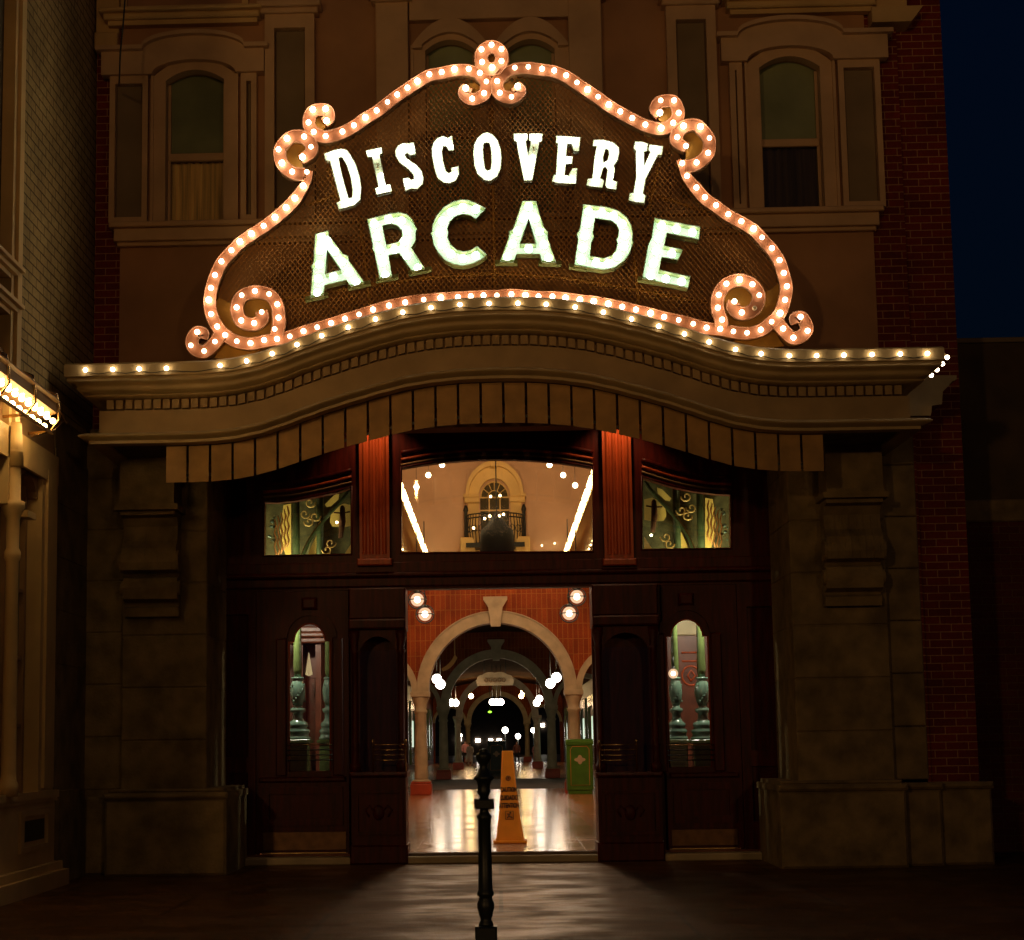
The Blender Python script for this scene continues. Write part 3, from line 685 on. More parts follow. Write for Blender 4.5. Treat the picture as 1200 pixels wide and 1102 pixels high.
ribbon(scL, -.012, taper=(.75, 1), bulbs=[(355, 186), (365, 174), (357, 162), (337, 164), (327, 177), (331, 193), (343, 203)], name='scroll_band')
ribbon(sR, .006, taper=(.35, 1), bulbs=bSR, wd=.138)
ribbon(sL, .009, taper=(.35, 1), bulbs=bSL, wd=.138)
ribbon(botM, .012, bulbs=c5(400, 0, 3, [(112, 1091), (168, 1077), (225, 1066), (290, 1056), (350, 1050), (410, 1047), (455, 1044), (500, 1041), (547, 1041), (598, 1037), (647, 1041), (693, 1045), (742, 1045), (788, 1050), (838, 1057), (887, 1062), (938, 1071), (987, 1081), (1035, 1091)]), wd=.138)
ribbon(spR, -.009, taper=(1, .9), bulbs=c5(760, 260, 5, [(428, 580), (403, 510), (408, 435), (453, 370), (530, 345), (605, 373), (645, 437)]) + [(760 + 618 / 5, 260 + 513 / 5, 1)] + c5(760, 260, 5, [(543, 538), (500, 473)]), name='scroll_band')
ribbon(spL, -.009, taper=(1, .9), bulbs=c5(200, 260, 5, [(613, 635), (635, 568), (628, 490), (580, 430), (497, 412), (420, 437), (390, 508), (417, 585), (493, 600), (537, 535)]), name='scroll_band')
ribbon(tlR, -.006, taper=(1, .8), bulbs=c5(760, 260, 5, [(785, 632), (845, 685), (928, 645), (887, 563)]), name='scroll_band')
ribbon(tlL, -.006, taper=(1, .8), bulbs=c5(200, 260, 5, [(263, 708), (200, 763), (122, 730), (160, 652)]), name='scroll_band')
ribbon(crL, -.003, taper=(1, .8), bulbs=c5(400, 0, 3, [(487, 262), (510, 292), (502, 333), (460, 352), (438, 315)]), name='scroll_band')
ribbon(crR, -.015, taper=(1, .8), bulbs=c5(400, 0, 3, [(548, 292), (557, 333), (598, 347), (620, 310)]), name='scroll_band')
ribbon(crC, -.018, closed=True, bulbs=c5(400, 0, 3, [(493, 181), (528, 165), (563, 180), (563, 222), (530, 245), (495, 225)]), wd=.15, name='crest_ring')
# gilded plates filling the scrolls
def plate(poly, name='gilded_plate', y=.06):
    pw = [(p.x, p.z) for p in (at(a, b, YS) for a, b in poly)]
    m = MB(); m.prism(pw, YS + y, YS + y + .05); return m.build(name, 'gold', sign)
plate(smooth(c5(200, 260, 5, [(280, 440), (345, 470), (400, 430), (500, 400), (600, 430), (650, 520), (650, 640), (560, 700), (430, 720), (320, 680), (262, 600), (250, 500)]), 4, True))
plate(smooth(c5(760, 260, 5, [(765, 360), (705, 400), (640, 380), (530, 345), (430, 370), (390, 460), (400, 600), (500, 650), (620, 650), (720, 600), (790, 500), (795, 420)]), 4, True))
plate(c5(200, 260, 5, [(300, 690), (480, 735), (560, 715), (500, 760), (330, 800), (250, 790)]), y=.075)
plate(c5(760, 260, 5, [(740, 630), (580, 670), (500, 690), (680, 740), (800, 720)]), y=.075)
for q in ([(p[0], p[1]) for p in scL], scR): plate(smooth(q, 3, True), y=.05)
plate([(568 + 8 + 9 * math.cos(t), 69 + 9 * math.sin(t)) for t in [2 * PI * i / 14 for i in range(14)]])
plate([(374 + 9 * math.cos(t), 140 + 11 * math.sin(t)) for t in [2 * PI * i / 14 for i in range(14)]])
plate([(780 + 10 * math.cos(t), 131 + 11 * math.sin(t)) for t in [2 * PI * i / 14 for i in range(14)]])
plate([(554 + 10 * math.cos(t), 106 + 11 * math.sin(t)) for t in [2 * PI * i / 14 for i in range(14)]])
plate([(595 + 10 * math.cos(t), 106 + 11 * math.sin(t)) for t in [2 * PI * i / 14 for i in range(14)]])
# lattice
outl = topR[:13] + [(790, 165), (800, 185)] + sR[2:-17] + sR[-17:] + botM[::-1][1:-1] + sL[::-1][:-3] + [(362, 190), (375, 168)] + topL[::-1][7:]
poly = [(p.x, p.z) for p in (at(a, b, YS) for a, b in outl)]
def clip_line(poly, px_, pz_, dx, dz):
    ts = []; n = len(poly)
    for i in range(n):
        ax, az = poly[i]; bx, bz = poly[(i + 1) % n]; ex, ez = bx - ax, bz - az
        den = dx * ez - dz * ex
        if abs(den) < 1e-9: continue
        t = ((ax - px_) * ez - (az - pz_) * ex) / den; u = ((ax - px_) * dz - (az - pz_) * dx) / den
        if 0 <= u < 1: ts.append(t)
    ts.sort(); return [(ts[i], ts[i + 1]) for i in range(0, len(ts) - 1, 2) if ts[i + 1] - ts[i] > .02]
lt = MB(); wr = .0062; cz0 = sum(b for a, b in poly) / len(poly); cx0 = sum(a for a, b in poly) / len(poly)
for sgn in (1, -1):
    dx, dz = math.cos(R_(52)), sgn * math.sin(R_(52)); nx_, nz_ = -dz, dx
    for k in range(-84, 85):
        off = k * .047; qx, qz = cx0 + nx_ * off, cz0 + nz_ * off
        for (a, b) in clip_line(poly, qx, qz, dx, dz):
            y = YS + .10 + (.006 if sgn > 0 else 0)
            p0 = (qx + dx * a, qz + dz * a); p1 = (qx + dx * b, qz + dz * b)
            vs = [(p0[0] + nx_ * wr, y, p0[1] + nz_ * wr), (p0[0] - nx_ * wr, y, p0[1] - nz_ * wr), (p1[0] - nx_ * wr, y, p1[1] - nz_ * wr), (p1[0] + nx_ * wr, y, p1[1] + nz_ * wr)]
            vs += [(x, yy + .005, z) for x, yy, z in vs]
            lt.add(vs, [(0, 1, 2, 3), (7, 6, 5, 4), (0, 4, 5, 1), (1, 5, 6, 2), (2, 6, 7, 3), (3, 7, 4, 0)])
lt.build('lattice', 'wire', sign)
# bars carrying the letters
def bar(pts, w=.05, name='support_bar'):
    pp = [at(a, b, YS) for a, b in pts]; m = MB(); m.tube([(p.x, YS + .135, p.z) for p in pp], w / 2, 4); return m.build(name, 'gold', sign)
bar([(576, 122), (580, 350)]); bar([(383, 190), (400, 250)]); bar([(420, 250), (436, 380)]); bar([(775, 180), (760, 250)]); bar([(740, 250), (752, 376)])
bar([(290, 352), (340, 345), (430, 331), (500, 322), (580, 317), (660, 322), (740, 335), (830, 352)]); bar([(360, 236), (400, 222)]); bar([(770, 225), (830, 245)])

# letters -----------------------------------------------------------
AO = [(350, 250), (420, 230), (490, 220), (570, 220), (655, 220), (735, 240)]
ARC = [
 ('A', [(180, 222), (318, 190), (325, 240), (478, 440), (535, 460), (540, 510), (708, 745), (565, 792), (515, 720), (280, 775), (265, 885), (128, 910), (150, 610), (133, 572), (160, 535), (175, 300)], [(305, 390), (455, 612), (285, 655)],
  [[(245, 250), (200, 860)], [(310, 300), (620, 745)], [(375, 680), (376, 681)]], [[(80, 945), (320, 890)], [(535, 820), (775, 765)]]),
 ('R', [(95, 250), (330, 190), (440, 175), (520, 195), (580, 250), (610, 320), (632, 355), (618, 390), (615, 480), (570, 555), (712, 775), (582, 815), (440, 615), (325, 635), (362, 862), (230, 888), (170, 600), (148, 565), (155, 530)], [(258, 318), (350, 298), (420, 318), (468, 370), (470, 430), (425, 495), (300, 525)],
  [[(170, 300), (290, 850)], [(325, 250), (490, 270), (545, 440), (390, 575)], [(520, 640), (640, 775)]], [[(195, 925), (430, 880)], [(545, 850), (790, 800)]]),
 ('C', [(730, 225), (620, 165), (540, 135), (460, 130), (370, 155), (270, 215), (195, 310), (155, 400), (150, 475), (130, 495), (150, 520), (165, 610), (215, 700), (290, 780), (380, 825), (480, 840), (580, 820), (670, 780), (742, 722), (635, 630), (570, 670), (490, 688), (410, 665), (350, 610), (318, 540), (325, 480), (315, 440), (340, 370), (400, 310), (480, 285), (560, 300), (622, 338)], None,
  [[(620, 235), (460, 210), (310, 290), (230, 410), (235, 590), (340, 710), (480, 765), (620, 735)]], []),
 ('A', [(388, 145), (535, 145), (570, 280), (620, 430), (662, 475), (660, 540), (748, 808), (600, 808), (575, 715), (325, 715), (290, 805), (145, 800), (240, 540), (243, 470), (285, 450), (340, 290)], [(455, 335), (535, 605), (358, 605)],
  [[(455, 205), (456, 206)], [(395, 330), (225, 745)], [(525, 330), (668, 760)], [(455, 660), (456, 661)]], [[(95, 825), (335, 825)], [(560, 830), (805, 835)]]),
 ('D', [(262, 180), (380, 195), (520, 210), (640, 250), (730, 320), (780, 410), (795, 500), (790, 570), (802, 590), (785, 630), (760, 710), (700, 790), (600, 860), (480, 885), (380, 870), (165, 835), (205, 560), (192, 500), (225, 450)], [(390, 328), (480, 345), (570, 360), (620, 400), (645, 460), (635, 530), (615, 560), (628, 600), (615, 670), (570, 730), (480, 760), (335, 735), (350, 590), (380, 530), (365, 490)],
  [[(320, 260), (240, 780)], [(460, 275), (600, 310), (700, 410), (715, 530), (695, 660), (610, 770), (530, 820), (400, 812)]], [[(105, 860), (300, 895)]]),
 ('E', [(295, 145), (785, 240), (770, 375), (425, 305), (400, 440), (600, 485), (545, 595), (370, 565), (345, 700), (678, 775), (655, 895), (165, 795), (215, 500), (222, 445), (265, 350)], None,
  [[(370, 230), (250, 770)], [(530, 265), (700, 300)], [(480, 530), (481, 531)], [(415, 800), (585, 830)]], [[(110, 815), (300, 850)]])]
DO = [(370, 150), (370, 150), (450, 140), (450, 140), (540, 140), (540, 140), (630, 140), (630, 140), (690, 150)]
DIS = [
 ('D', [(108, 335), (230, 290), (320, 270), (400, 285), (450, 350), (520, 480), (570, 640), (590, 780), (575, 930), (500, 1000), (300, 1055), (270, 965), (320, 945), (185, 430), (130, 420)], [(295, 385), (340, 380), (400, 480), (450, 640), (475, 800), (470, 900), (425, 910), (370, 720), (320, 520)], [[(215, 350), (240, 450), (365, 900), (385, 985)], [(320, 325), (420, 400), (500, 600), (530, 780), (510, 920), (420, 965)]]),
 ('I', [(645, 295), (850, 250), (862, 330), (825, 345), (905, 740), (965, 728), (985, 820), (785, 862), (765, 785), (810, 765), (725, 375), (670, 380)], None, [[(700, 335), (800, 310)], [(845, 620), (865, 730)], [(820, 815), (930, 790)]]),
 ('S', [(325, 310), (385, 298), (412, 450), (340, 470), (300, 435), (265, 455), (300, 510), (420, 590), (490, 670), (512, 760), (500, 840), (430, 900), (350, 898), (275, 925), (242, 765), (320, 750), (350, 780), (385, 770), (380, 720), (320, 650), (200, 560), (150, 470), (145, 400), (180, 340), (240, 310)], None, [[(370, 380), (300, 370), (215, 380), (215, 480), (290, 560), (400, 650), (450, 750), (420, 830), (340, 840), (285, 830)]]),
 ('C', [(820, 240), (880, 212), (905, 400), (835, 408), (800, 350), (765, 350), (750, 420), (765, 540), (800, 670), (835, 695), (870, 680), (868, 625), (965, 605), (968, 710), (930, 790), (850, 830), (770, 820), (690, 760), (650, 640), (620, 480), (615, 380), (640, 300), (690, 240), (760, 215)], None, [[(865, 350), (850, 290), (770, 280), (700, 320), (685, 450), (710, 600), (750, 730), (840, 765), (915, 710)]]),
 ('O', [(340, 168), (410, 195), (475, 270), (515, 380), (528, 510), (515, 640), (470, 740), (380, 798), (300, 785), (215, 710), (175, 600), (158, 440), (170, 330), (215, 240), (280, 185)], [(330, 300), (370, 310), (392, 420), (395, 560), (380, 650), (345, 665), (315, 640), (298, 520), (288, 400), (295, 315)], [[(340, 235), (430, 300), (460, 450), (455, 600), (400, 720), (310, 715), (240, 620), (225, 450), (250, 310)]]),
 ('V', [(682, 185), (862, 185), (862, 270), (840, 280), (868, 470), (905, 290), (880, 270), (885, 185), (1058, 185), (1050, 285), (1015, 295), (925, 785), (815, 790), (735, 400), (720, 290), (685, 275)], None, [[(740, 225), (820, 225)], [(785, 320), (820, 560), (865, 740)], [(930, 500), (890, 700)], [(930, 225), (1000, 225)]]),
 ('E', [(240, 210), (400, 222), (552, 232), (535, 415), (465, 415), (440, 320), (385, 315), (368, 475), (455, 480), (445, 575), (365, 580), (350, 725), (400, 730), (445, 635), (515, 632), (495, 835), (260, 825), (185, 800), (205, 718), (235, 720), (250, 500), (262, 310), (235, 305)], None, [[(320, 260), (310, 500), (290, 770)], [(410, 270), (495, 280)], [(400, 525), (401, 526)], [(380, 780), (455, 780)]]),
 ('R', [(722, 265), (850, 265), (980, 300), (1045, 360), (1055, 430), (1035, 530), (985, 600), (1000, 650), (975, 790), (1028, 808), (1015, 912), (895, 890), (872, 850), (905, 640), (870, 615), (845, 640), (810, 760), (862, 790), (835, 885), (700, 870), (630, 855), (645, 765), (705, 765), (735, 480), (765, 350), (710, 345)], [(880, 380), (915, 400), (920, 450), (900, 530), (850, 560), (848, 480)], [[(800, 310), (780, 550), (740, 820)], [(900, 330), (985, 390), (975, 500), (910, 590), (945, 680), (935, 850)]]),
 ('Y', [(595, 175), (690, 180), (765, 205), (755, 300), (715, 310), (712, 500), (795, 310), (765, 290), (785, 215), (957, 240), (940, 355), (895, 345), (800, 530), (735, 660), (700, 855), (735, 875), (715, 975), (600, 960), (510, 935), (530, 840), (575, 840), (610, 640), (605, 290), (578, 265)], None, [[(670, 240), (660, 480), (655, 700), (640, 900)], [(860, 280), (740, 540)]])]
def letter(ch, word, o, s, outer, hole, strokes, slabs, depth, back_m, rim_m, bulb, spacing, inset):
    W = lambda p, Y: (lambda q: (q.x, q.z))(at(o[0] + p[0] / s, o[1] + p[1] / s, Y))
    yf = YS - depth + .06; yb = YS + .06
    lo = [W(p, yf) for p in outer]; loops = [lo]
    if hole: loops.append([W(p, yf) for p in hole])
    mb = MB(); mb.cur = 0
    prism_h(mb, lo, loops[1:], yb - .012, yb)      # back pan
    mb.cur = 1; rim_only(mb, loops, yf, yb)
    for l in loops:                                     # returns
        mb.cur = 2; mb.tube([(a, yf, b) for a, b in l], .006, 5, True)
    mb.cur = 1
    for sl in slabs:                                    # slab feet seen under the letter
        a, b = [W(p, yb) for p in sl]; h = .045
        mb.add([(a[0], yb - .10, a[1] + h / 2), (b[0], yb - .10, b[1] + h / 2), (b[0], yb - .10, b[1] - h / 2), (a[0], yb - .10, a[1] - h / 2),
                (a[0], yb, a[1] + h / 2), (b[0], yb, b[1] + h / 2), (b[0], yb, b[1] - h / 2), (a[0], yb, a[1] - h / 2)],
               [(3, 2, 1, 0), (0, 1, 5, 4), (1, 2, 6, 5), (2, 3, 7, 6), (3, 0, 4, 7)])
    L_ = mb.build('letter', [back_m, rim_m, 'ivory' if back_m == 'ivory' else 'mint'], sign)
    L_['label'] = 'lit channel letter %s of the word %s' % (ch, word)
    for st in strokes:
        pts = [W(p, yf + inset) for p in st]; tot = sum(math.dist(a, b) for a, b in zip(pts, pts[1:]))
        n = max(1, round(tot / spacing) + 1) if tot > .03 else 1
        for k in range(n):
            d_ = tot * k / max(1, n - 1) if n > 1 else 0; q = pts[0]
            for a, b in zip(pts, pts[1:]):
                l = math.dist(a, b)
                if d_ <= l + 1e-6: q = (a[0] + (b[0] - a[0]) * d_ / max(l, 1e-6), a[1] + (b[1] - a[1]) * d_ / max(l, 1e-6)); break
                d_ -= l
            inst(bulb, 'bulb', (q[0], yf + inset, q[1]), L_)
for (ch, ou, ho, st, sl), o in zip(ARC, AO): letter(ch, 'ARCADE', o, 9.183, ou, ho, st, sl, .17, 'mint', 'olive', BULBG, .15, .085)
for (ch, ou, ho, st), o in zip(DIS, DO): letter(ch, 'DISCOVERY', o, 11.02, ou, ho, st, [], .10, 'ivory', 'ivory', BULBW, .105, .045)
for (px, py) in ((442.2, 192.5), (442.6, 196.5), (625.6, 173), (625.7, 176.5)):
    p = at(px, py, YS); inst(BULBU, 'dead_bulb', (p.x, YS + .0, p.z), sign, .6)

# ================================================================== ENTRANCE JOINERY
ent = thing('arcade_entrance', 'dark mahogany entrance front with glazed transoms and fluted red pilasters', 'entrance', (0, 0, 0))
ex0, ex1 = at(246, 800, 0).x, at(926, 800, 0).x
zl0 = at(584, 689, 0).z; ztopE = at(584, 470, 0).z
def E(px, py): p = at(px, py, 0); return (p.x, p.z)
cT = [E(470, 648.5), E(695, 647)] + [E(695 - 225 * i / 12, 547.5 - 10.5 * (1 - (2 * i / 12 - 1) ** 2) + (0.6 * i / 12)) for i in range(13)]
lT = [E(309, 652), E(412, 650), E(412, 570), E(395, 576), E(370, 581), E(345, 586), E(325, 588), E(309, 588)]
rT = [E(752, 644.5), E(857, 643), E(857, 579), E(840, 578), (E(815, 575)), E(790, 570), E(770, 564), E(752, 558)]
mb = MB(); prism_h(mb, [(ex0, zl0), (ex1, zl0), (ex1, ztopE), (ex0, ztopE)], [cT, lT, rT], 0, .22)
tf = mb.build('transom_frame', 'mahog', ent)
def trim_loop(loop, r, y, m, name, par, closed=True):
    t = MB(); t.tube([(a, y, b) for a, b in loop], r, 6, closed); return t.build(name, m, par)
for lp in (cT, lT, rT): trim_loop(lp, .018, -.006, 'mahog', 'bead', tf)
# arched reveal mouldings over the transoms
for (pts, n_) in (([(470, 545), (520, 537), (583, 533.5), (646, 536.5), (695, 544)], 1), ([(309, 583), (345, 580), (380, 573), (412, 565)], 1), ([(752, 553), (790, 565), (825, 572), (857, 574)], 1)):
    for k, (dy, r) in enumerate(((0, .013), (-6, .02), (-14, .03))):
        t = MB(); t.tube([(a, -.012 - .006 * k, b) for a, b in smooth([E(px, py + dy) for px, py in pts], 5)], r, 6); t.build('arch_moulding', ('cream_dark', 'redwood', 'mahog')[k], tf)
for i, lp in enumerate((cT, lT, rT)):
    gm = MB(); gm.prism(lp, .10, .106); gm.build('transom_pane', 'glass_t', ent)
# lintel with mouldings
l = MB(); a = E(250, 676); b = E(922, 672)
l.box(ex0, ex1, -.05, -.001, zl0 + .03, zl0 + .16, .02); l.box(ex0, ex1, -.10, -.002, zl0 + .161, zl0 + .22, .02); l.box(ex0, ex1, -.03, -.001, zl0 + .221, zl0 + .36, .01); l.build('lintel', 'mahog', ent)
# fluted pilasters
for (a, b) in ((421, 456), (707, 741)):
    x0, x1, z0, z1 = bnd(a, 512, b, 655, -.1)
    p = MB(); p.box(x0, x1, -.10, -.002, z0, z1 + .3)
    n = 4; wdt = (x1 - x0) / (n + .6)
    for i in range(n):
        xx = x0 + wdt * (.3 + i) + wdt * .12
        p.smooth = True; cs = [(xx + wdt * .76 * j / 6, -.10 - .026 * math.sin(PI * j / 6)) for j in range(7)]
        p.add([(u, v, z0 + .06) for u, v in cs] + [(u, v, z1 + .25) for u, v in cs], [(j, j + 1, j + 8, j + 7) for j in range(6)]); p.smooth = False
    p.box(x0 - .03, x1 + .03, -.15, -.002, z0 - .09, z0 - .001, .015)
    p.build('fluted_pilaster', 'redwood', ent)
# small ceiling lamps in the canopy soffit above the pilasters
for px in (438, 724):
    p = at(px, 500, -.32); o = lamp('soffit_light', (p.x, -.50, at(px, 515, 0).z + .42), 26, (1, .60, .3), .04, 'SPOT', (R_(22), 0, 0), R_(95))
# side panels next to the doors
for (a, b) in ((246, 300), (868, 926)):
    x0, x1, z0, z1 = bnd(a, 690, b, 1003, 0)
    p = MB(); prism_h(p, rect(x0, x1, 0, zl0 - .001), [rect(x0 + .12, x1 - .1, .35, 1.05), rect(x0 + .12, x1 - .1, 1.25, zl0 - .3)], -.03, .14)
    p.box(x0 + .05, x1 - .05, .05, .10, .2, zl0 - .2); p.build('side_panel', 'mahog', ent)
# door leaves with arched bevelled glass
def door(a, b, ga, gb, gt, gs, gbot, kt, kb, side):
    x0, x1 = at(a, 850, 0).x + .004, at(b, 850, 0).x - .004; zb = .012; ztp = zl0 - .004
    gx0, gx1 = at(ga, 830, 0).x, at(gb, 830, 0).x; m = (ga + gb) / 2
    zsp = at(m, gs, 0).z; zt = at(m, gt, 0).z; z0 = at(m, gbot, 0).z; nk = .062
    cx = (gx0 + gx1) / 2; r = (gx1 - gx0) / 2 - nk
    gl = [(gx0, z0), (gx1, z0), (gx1, zsp), (gx1 - nk, zsp)] + [(cx + r * math.cos(t), zsp + (zt - zsp) * math.sin(t)) for t in [PI * j / 12 for j in range(1, 12)]] + [(gx0 + nk, zsp), (gx0, zsp)]
    d = MB(); prism_h(d, rect(x0, x1, zb, ztp), [gl], .0, .09)
    # raised panels and arched head on the leaf
    ring = arc(cx, zsp + .05, .36, .36, 0, 180, 18); ring2 = arc(cx, zsp + .05, .29, .29, 180, 0, 18)
    d.prism(ring + ring2, -.035, -.001)
    d.box(cx - .44, cx - .30, -.04, -.002, z0 - .06, zsp + .04, .015); d.box(cx + .30, cx + .44, -.04, -.002, z0 - .06, zsp + .04, .015)
    d.box(x0 + .04, x1 - .04, -.05, -.001, z0 - .14, z0 - .07, .02)
    kz1 = at(m, kt, 0).z
    prism_h(d, rect(x0 + .08, x1 - .08, kz1 + .08, z0 - .2), [rect(x0 + .17, x1 - .17, kz1 + .17, z0 - .29)], -.03, -.001)
    d.box(cx - .10, cx + .10, -.07, -.001, zt + .18, zt + .34, .03)
    dd = d.build('door', 'mahog', ent)
    st = MB(); st.box(x0 - .06, x0 + .03, .10, .14, 0, ztp + .05); st.box(x1 - .03, x1 + .06, .10, .14, 0, ztp + .05); st.box(x0 - .06, x1 + .06, .141, .17, ztp - .05, ztp + .05); st.build('door_stop', 'mahog', dd)  # unseen strips added behind the leaf to block light leaks
    trim_loop(gl, .011, -.004, 'redwood', 'glass_bead', dd)
    g2 = MB(); g2.prism(gl, .04, .046); g2.build('glass', 'glass', dd)
    kx0, kx1 = at(a + 8, 990, 0).x, at(b - 3, 990, 0).x
    kp = MB(); kp.box(kx0, kx1, -.014, -.001, .05, kz1, .004); kp.build('kick_plate', 'kick', dd)
    sill = MB(); sill.box(kx0, kx1, -.05, -.002, .008, .026, .004); sill.build('door_sweep', 'brass', dd)
    for k in range(4):
        z = at(m, 873 + k * 6, 0).z; rl = MB(); rl.tube([(gx0 - .03, -.055, z), (gx1 + .03, -.055, z)], .008, 8)
        rl.tube([(gx0 - .02, -.055, z), (gx0 - .02, .0, z)], .007, 6); rl.tube([(gx1 + .02, -.055, z), (gx1 + .02, .0, z)], .007, 6); rl.build('push_bar', 'brass' if k == 0 else 'iron', dd)
    return dd
door(300, 409, 339, 387, 731, 752, 904, 975, 1003, -1)
door(779, 868, 783, 832, 726, 746, 899, 972, 999, 1)
# corner cases on both sides of the opening
def case(a, b, ra, rb, side):
    x0, x1 = at(a, 950, -.3).x, at(b, 950, -.3).x
    if side < 0: x1 = at(478, 850, 0).x
    else: x0 = at(695.5, 850, 0).x
    zt = at((a + b) / 2, 905, -.3).z
    cs = MB(); cs.box(x0, x1, -.34, .30, GZ + .002, .12, .02); cs.box(x0 + .02, x1 - .02, -.31, .30, .121, zt - .07)
    cs.box(x0 - .0, x1, -.36, .30, zt - .07, zt, .03)
    zz0, zz1 = at((a + b) / 2, 975, -.3).z, at((a + b) / 2, 930, -.3).z
    prism_h(cs, rect(x0 + .06, x1 - .06, zz0 - .04, zz1 + .04), [rect(x0 + .11, x1 - .11, zz0, zz1)], -.345, -.311)
    c_ = cs.build('corner_case', 'mahog', ent)
    o = MB(); cx, cz = (x0 + x1) / 2, (zz0 + zz1) / 2
    o.smooth = True; o.sphere((cx, -.315, cz), .10, 14, 8, (.75, .3, 1)); o.smooth = False
    for k in (-1, 1): o.tube([(cx + k * .05, -.318, cz + .02), (cx + k * .12, -.318, cz + .09), (cx + k * .17, -.318, cz + .03), (cx + k * .12, -.318, cz - .05)], .014, 6)
    o.build('carved_cartouche', 'mahog', c_)
    # upper part: posts, arched head, back
    for xx, wd in (((x0 + .07), .07), ((x1 - .07), .05)):
        col = MB(); col.lathe([(.075, zt), (.075, zt + .10), (.05, zt + .13), (.05, zt + .3), (.062, zt + .34), (.045, zt + .38), (.045, 2.55), (.065, 2.6), (.045, 2.64), (.08, 2.78), (.08, 2.86)], xx, -.22, 12)
        col.build('turned_post', 'mahog', ent)
    u = MB(); u.box(x0, x1, -.32, .28, 3.0, zl0 - .002, .02); u.box(x0 - .0, x1 + .0, -.36, .28, 2.87, 2.999, .02)
    bx0, bx1 = x0 + .12, x1 - .12; cx = (bx0 + bx1) / 2; r = (bx1 - bx0) / 2
    u.prism([(bx1, 2.5), (bx1, 2.86), (bx0, 2.86), (bx0, 2.5)] + [(cx - r * math.cos(t), 2.5 + .28 * math.sin(t)) for t in [PI * j / 12 for j in range(1, 12)]], -.26, -.20)
    u.build('case_head', 'mahog', ent)
    bk = MB(); bk.box(x0 + .01, x1 - .01, .16, .22, zt, 2.87); bk.build('case_back', 'mahog', ent)
    gl = MB(); gl.box(x0 + .12, x1 - .12, -.205, -.20, zt + .01, 2.6); gl.build('case_glass', 'glass', ent)
    r0, r1 = at(ra, 880, -.3).x, at(rb, 880, -.3).x
    for k in range(4):
        z = at((ra + rb) / 2, 873 + k * 6, -.3).z
        rl = MB(); rl.tube([(r0, -.31, z), (r1, -.31, z)], .008, 8); rl.build('brass_rail', 'brass', c_)
    for xx in (r0, r1):
        rp = MB(); rp.lathe([(.014, zt), (.012, zt + .36), (.022, zt + .38), (.022, zt + .40), (.004, zt + .42)], xx, -.31, 8); rp.build('rail_post', 'brass', c_)
case(410, 478, 437, 475, -1); case(697, 778, 703, 746, 1)
# soffit and side returns of the porch
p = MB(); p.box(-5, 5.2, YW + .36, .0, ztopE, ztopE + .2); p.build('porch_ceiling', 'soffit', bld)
p = MB(); p.box(-5, ex0 - .002, .0, .3, 0, ztopE + .1); p.box(ex1 + .002, 5.2, .0, .3, 0, ztopE + .1); p.build('porch_wall', 'mahog', bld)
p = MB(); p.box(-5, 5.2, .0, .22, ztopE + .001, 8.5); p.build('inner_wall', 'vault', bld)

# ================================================================== SHOP BUILDING ON THE LEFT
XL = -5.02
shop = thing('corner_shop_building', 'cream painted brick shop building on the left, side wall running toward the arcade', 'building', (XL, -4, GZ))
yy = lambda px, py=700: atx(px, py, XL).y
zz = lambda px, py: atx(px, py, XL).z
y20 = yy(20, 250)
p = MB(); p.box(XL - .4, XL, y20, YW + .3, zz(85, 500), 14); p.build('brick_wall', 'brick_cream', shop)
p = MB(); p.box(XL - .4, XL + .07, y20 - .16, y20 - .002, 3.9, 14); p.box(XL - .4, XL + .03, y20 - .26, y20 - .162, 3.9, 14); p.build('corner_trim', 'cream', shop)
p = MB(); p.box(XL - .5, XL - .10, -12, y20 - .262, 3.9, 14); p.build('upper_bay', 'soffit', shop)
for zc in (zz(8, 318), zz(8, 362)):
    p = MB(); p.box(XL - .1, XL + .02, -9, y20 - .15, zc - .05, zc); p.box(XL - .1, XL + .07, -9, y20 - .10, zc, zc + .05, .01); p.box(XL - .1, XL + .12, -9, y20 - .06, zc + .05, zc + .09); p.build('bay_cornice', 'cream', shop)
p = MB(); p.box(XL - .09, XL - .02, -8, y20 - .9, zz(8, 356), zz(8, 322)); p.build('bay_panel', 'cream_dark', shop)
# lower shopfront
zsf = zz(40, 500); zbs = zz(40, 930)
p = MB(); p.box(XL - .7, XL - .402, -13, YW + .4, GZ, 14); p.build('inner_wall', 'soffit', shop)
p = MB(); p.box(XL - .4, XL - .04, -13, YW + .2, 4.401, zz(85, 500) + .3); p.build('bressummer', 'cream_dark', shop)
y65, y48, y22, y0_ = yy(65), yy(48), yy(22), yy(0)
p = MB(); p.box(XL - .4, XL, y48, y65, GZ, 4.4, 0); p.box(XL, XL + .035, y48 + .12, y65 - .10, zbs + .05, zsf - .4, .0); p.build('pilaster', 'cream', shop)
p = MB(); p.box(XL - .4, XL - .001, -12, y48 - .002, zz(40, 545), 4.4); p.box(XL - .001, XL + .03, -12, y65 - .05, zz(40, 520), 4.38); p.build('fascia_board', 'cream', shop)
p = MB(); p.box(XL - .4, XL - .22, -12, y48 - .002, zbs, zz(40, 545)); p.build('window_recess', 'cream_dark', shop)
p = MB(); p.box(XL - .219, XL - .21, y22 + .05, y48 - .12, zbs + .1, zz(40, 600)); p.build('shop_window', 'glass_dark', shop)
p = MB()
for z in (zz(35, 600), zz(35, 690), zz(35, 770), zz(35, 850)): p.box(XL - .208, XL - .16, y22 + .03, y48 - .08, z - .02, z + .02)
p.box(XL - .208, XL - .15, y48 - .13, y48 - .05, zbs, zz(40, 560)); p.box(XL - .208, XL - .15, y22, y22 + .07, zbs, zz(40, 560)); p.build('window_frame', 'cream_dark', shop)
p = MB(); cyy = (y22 + y48) / 2; rr = (y48 - y22) / 2
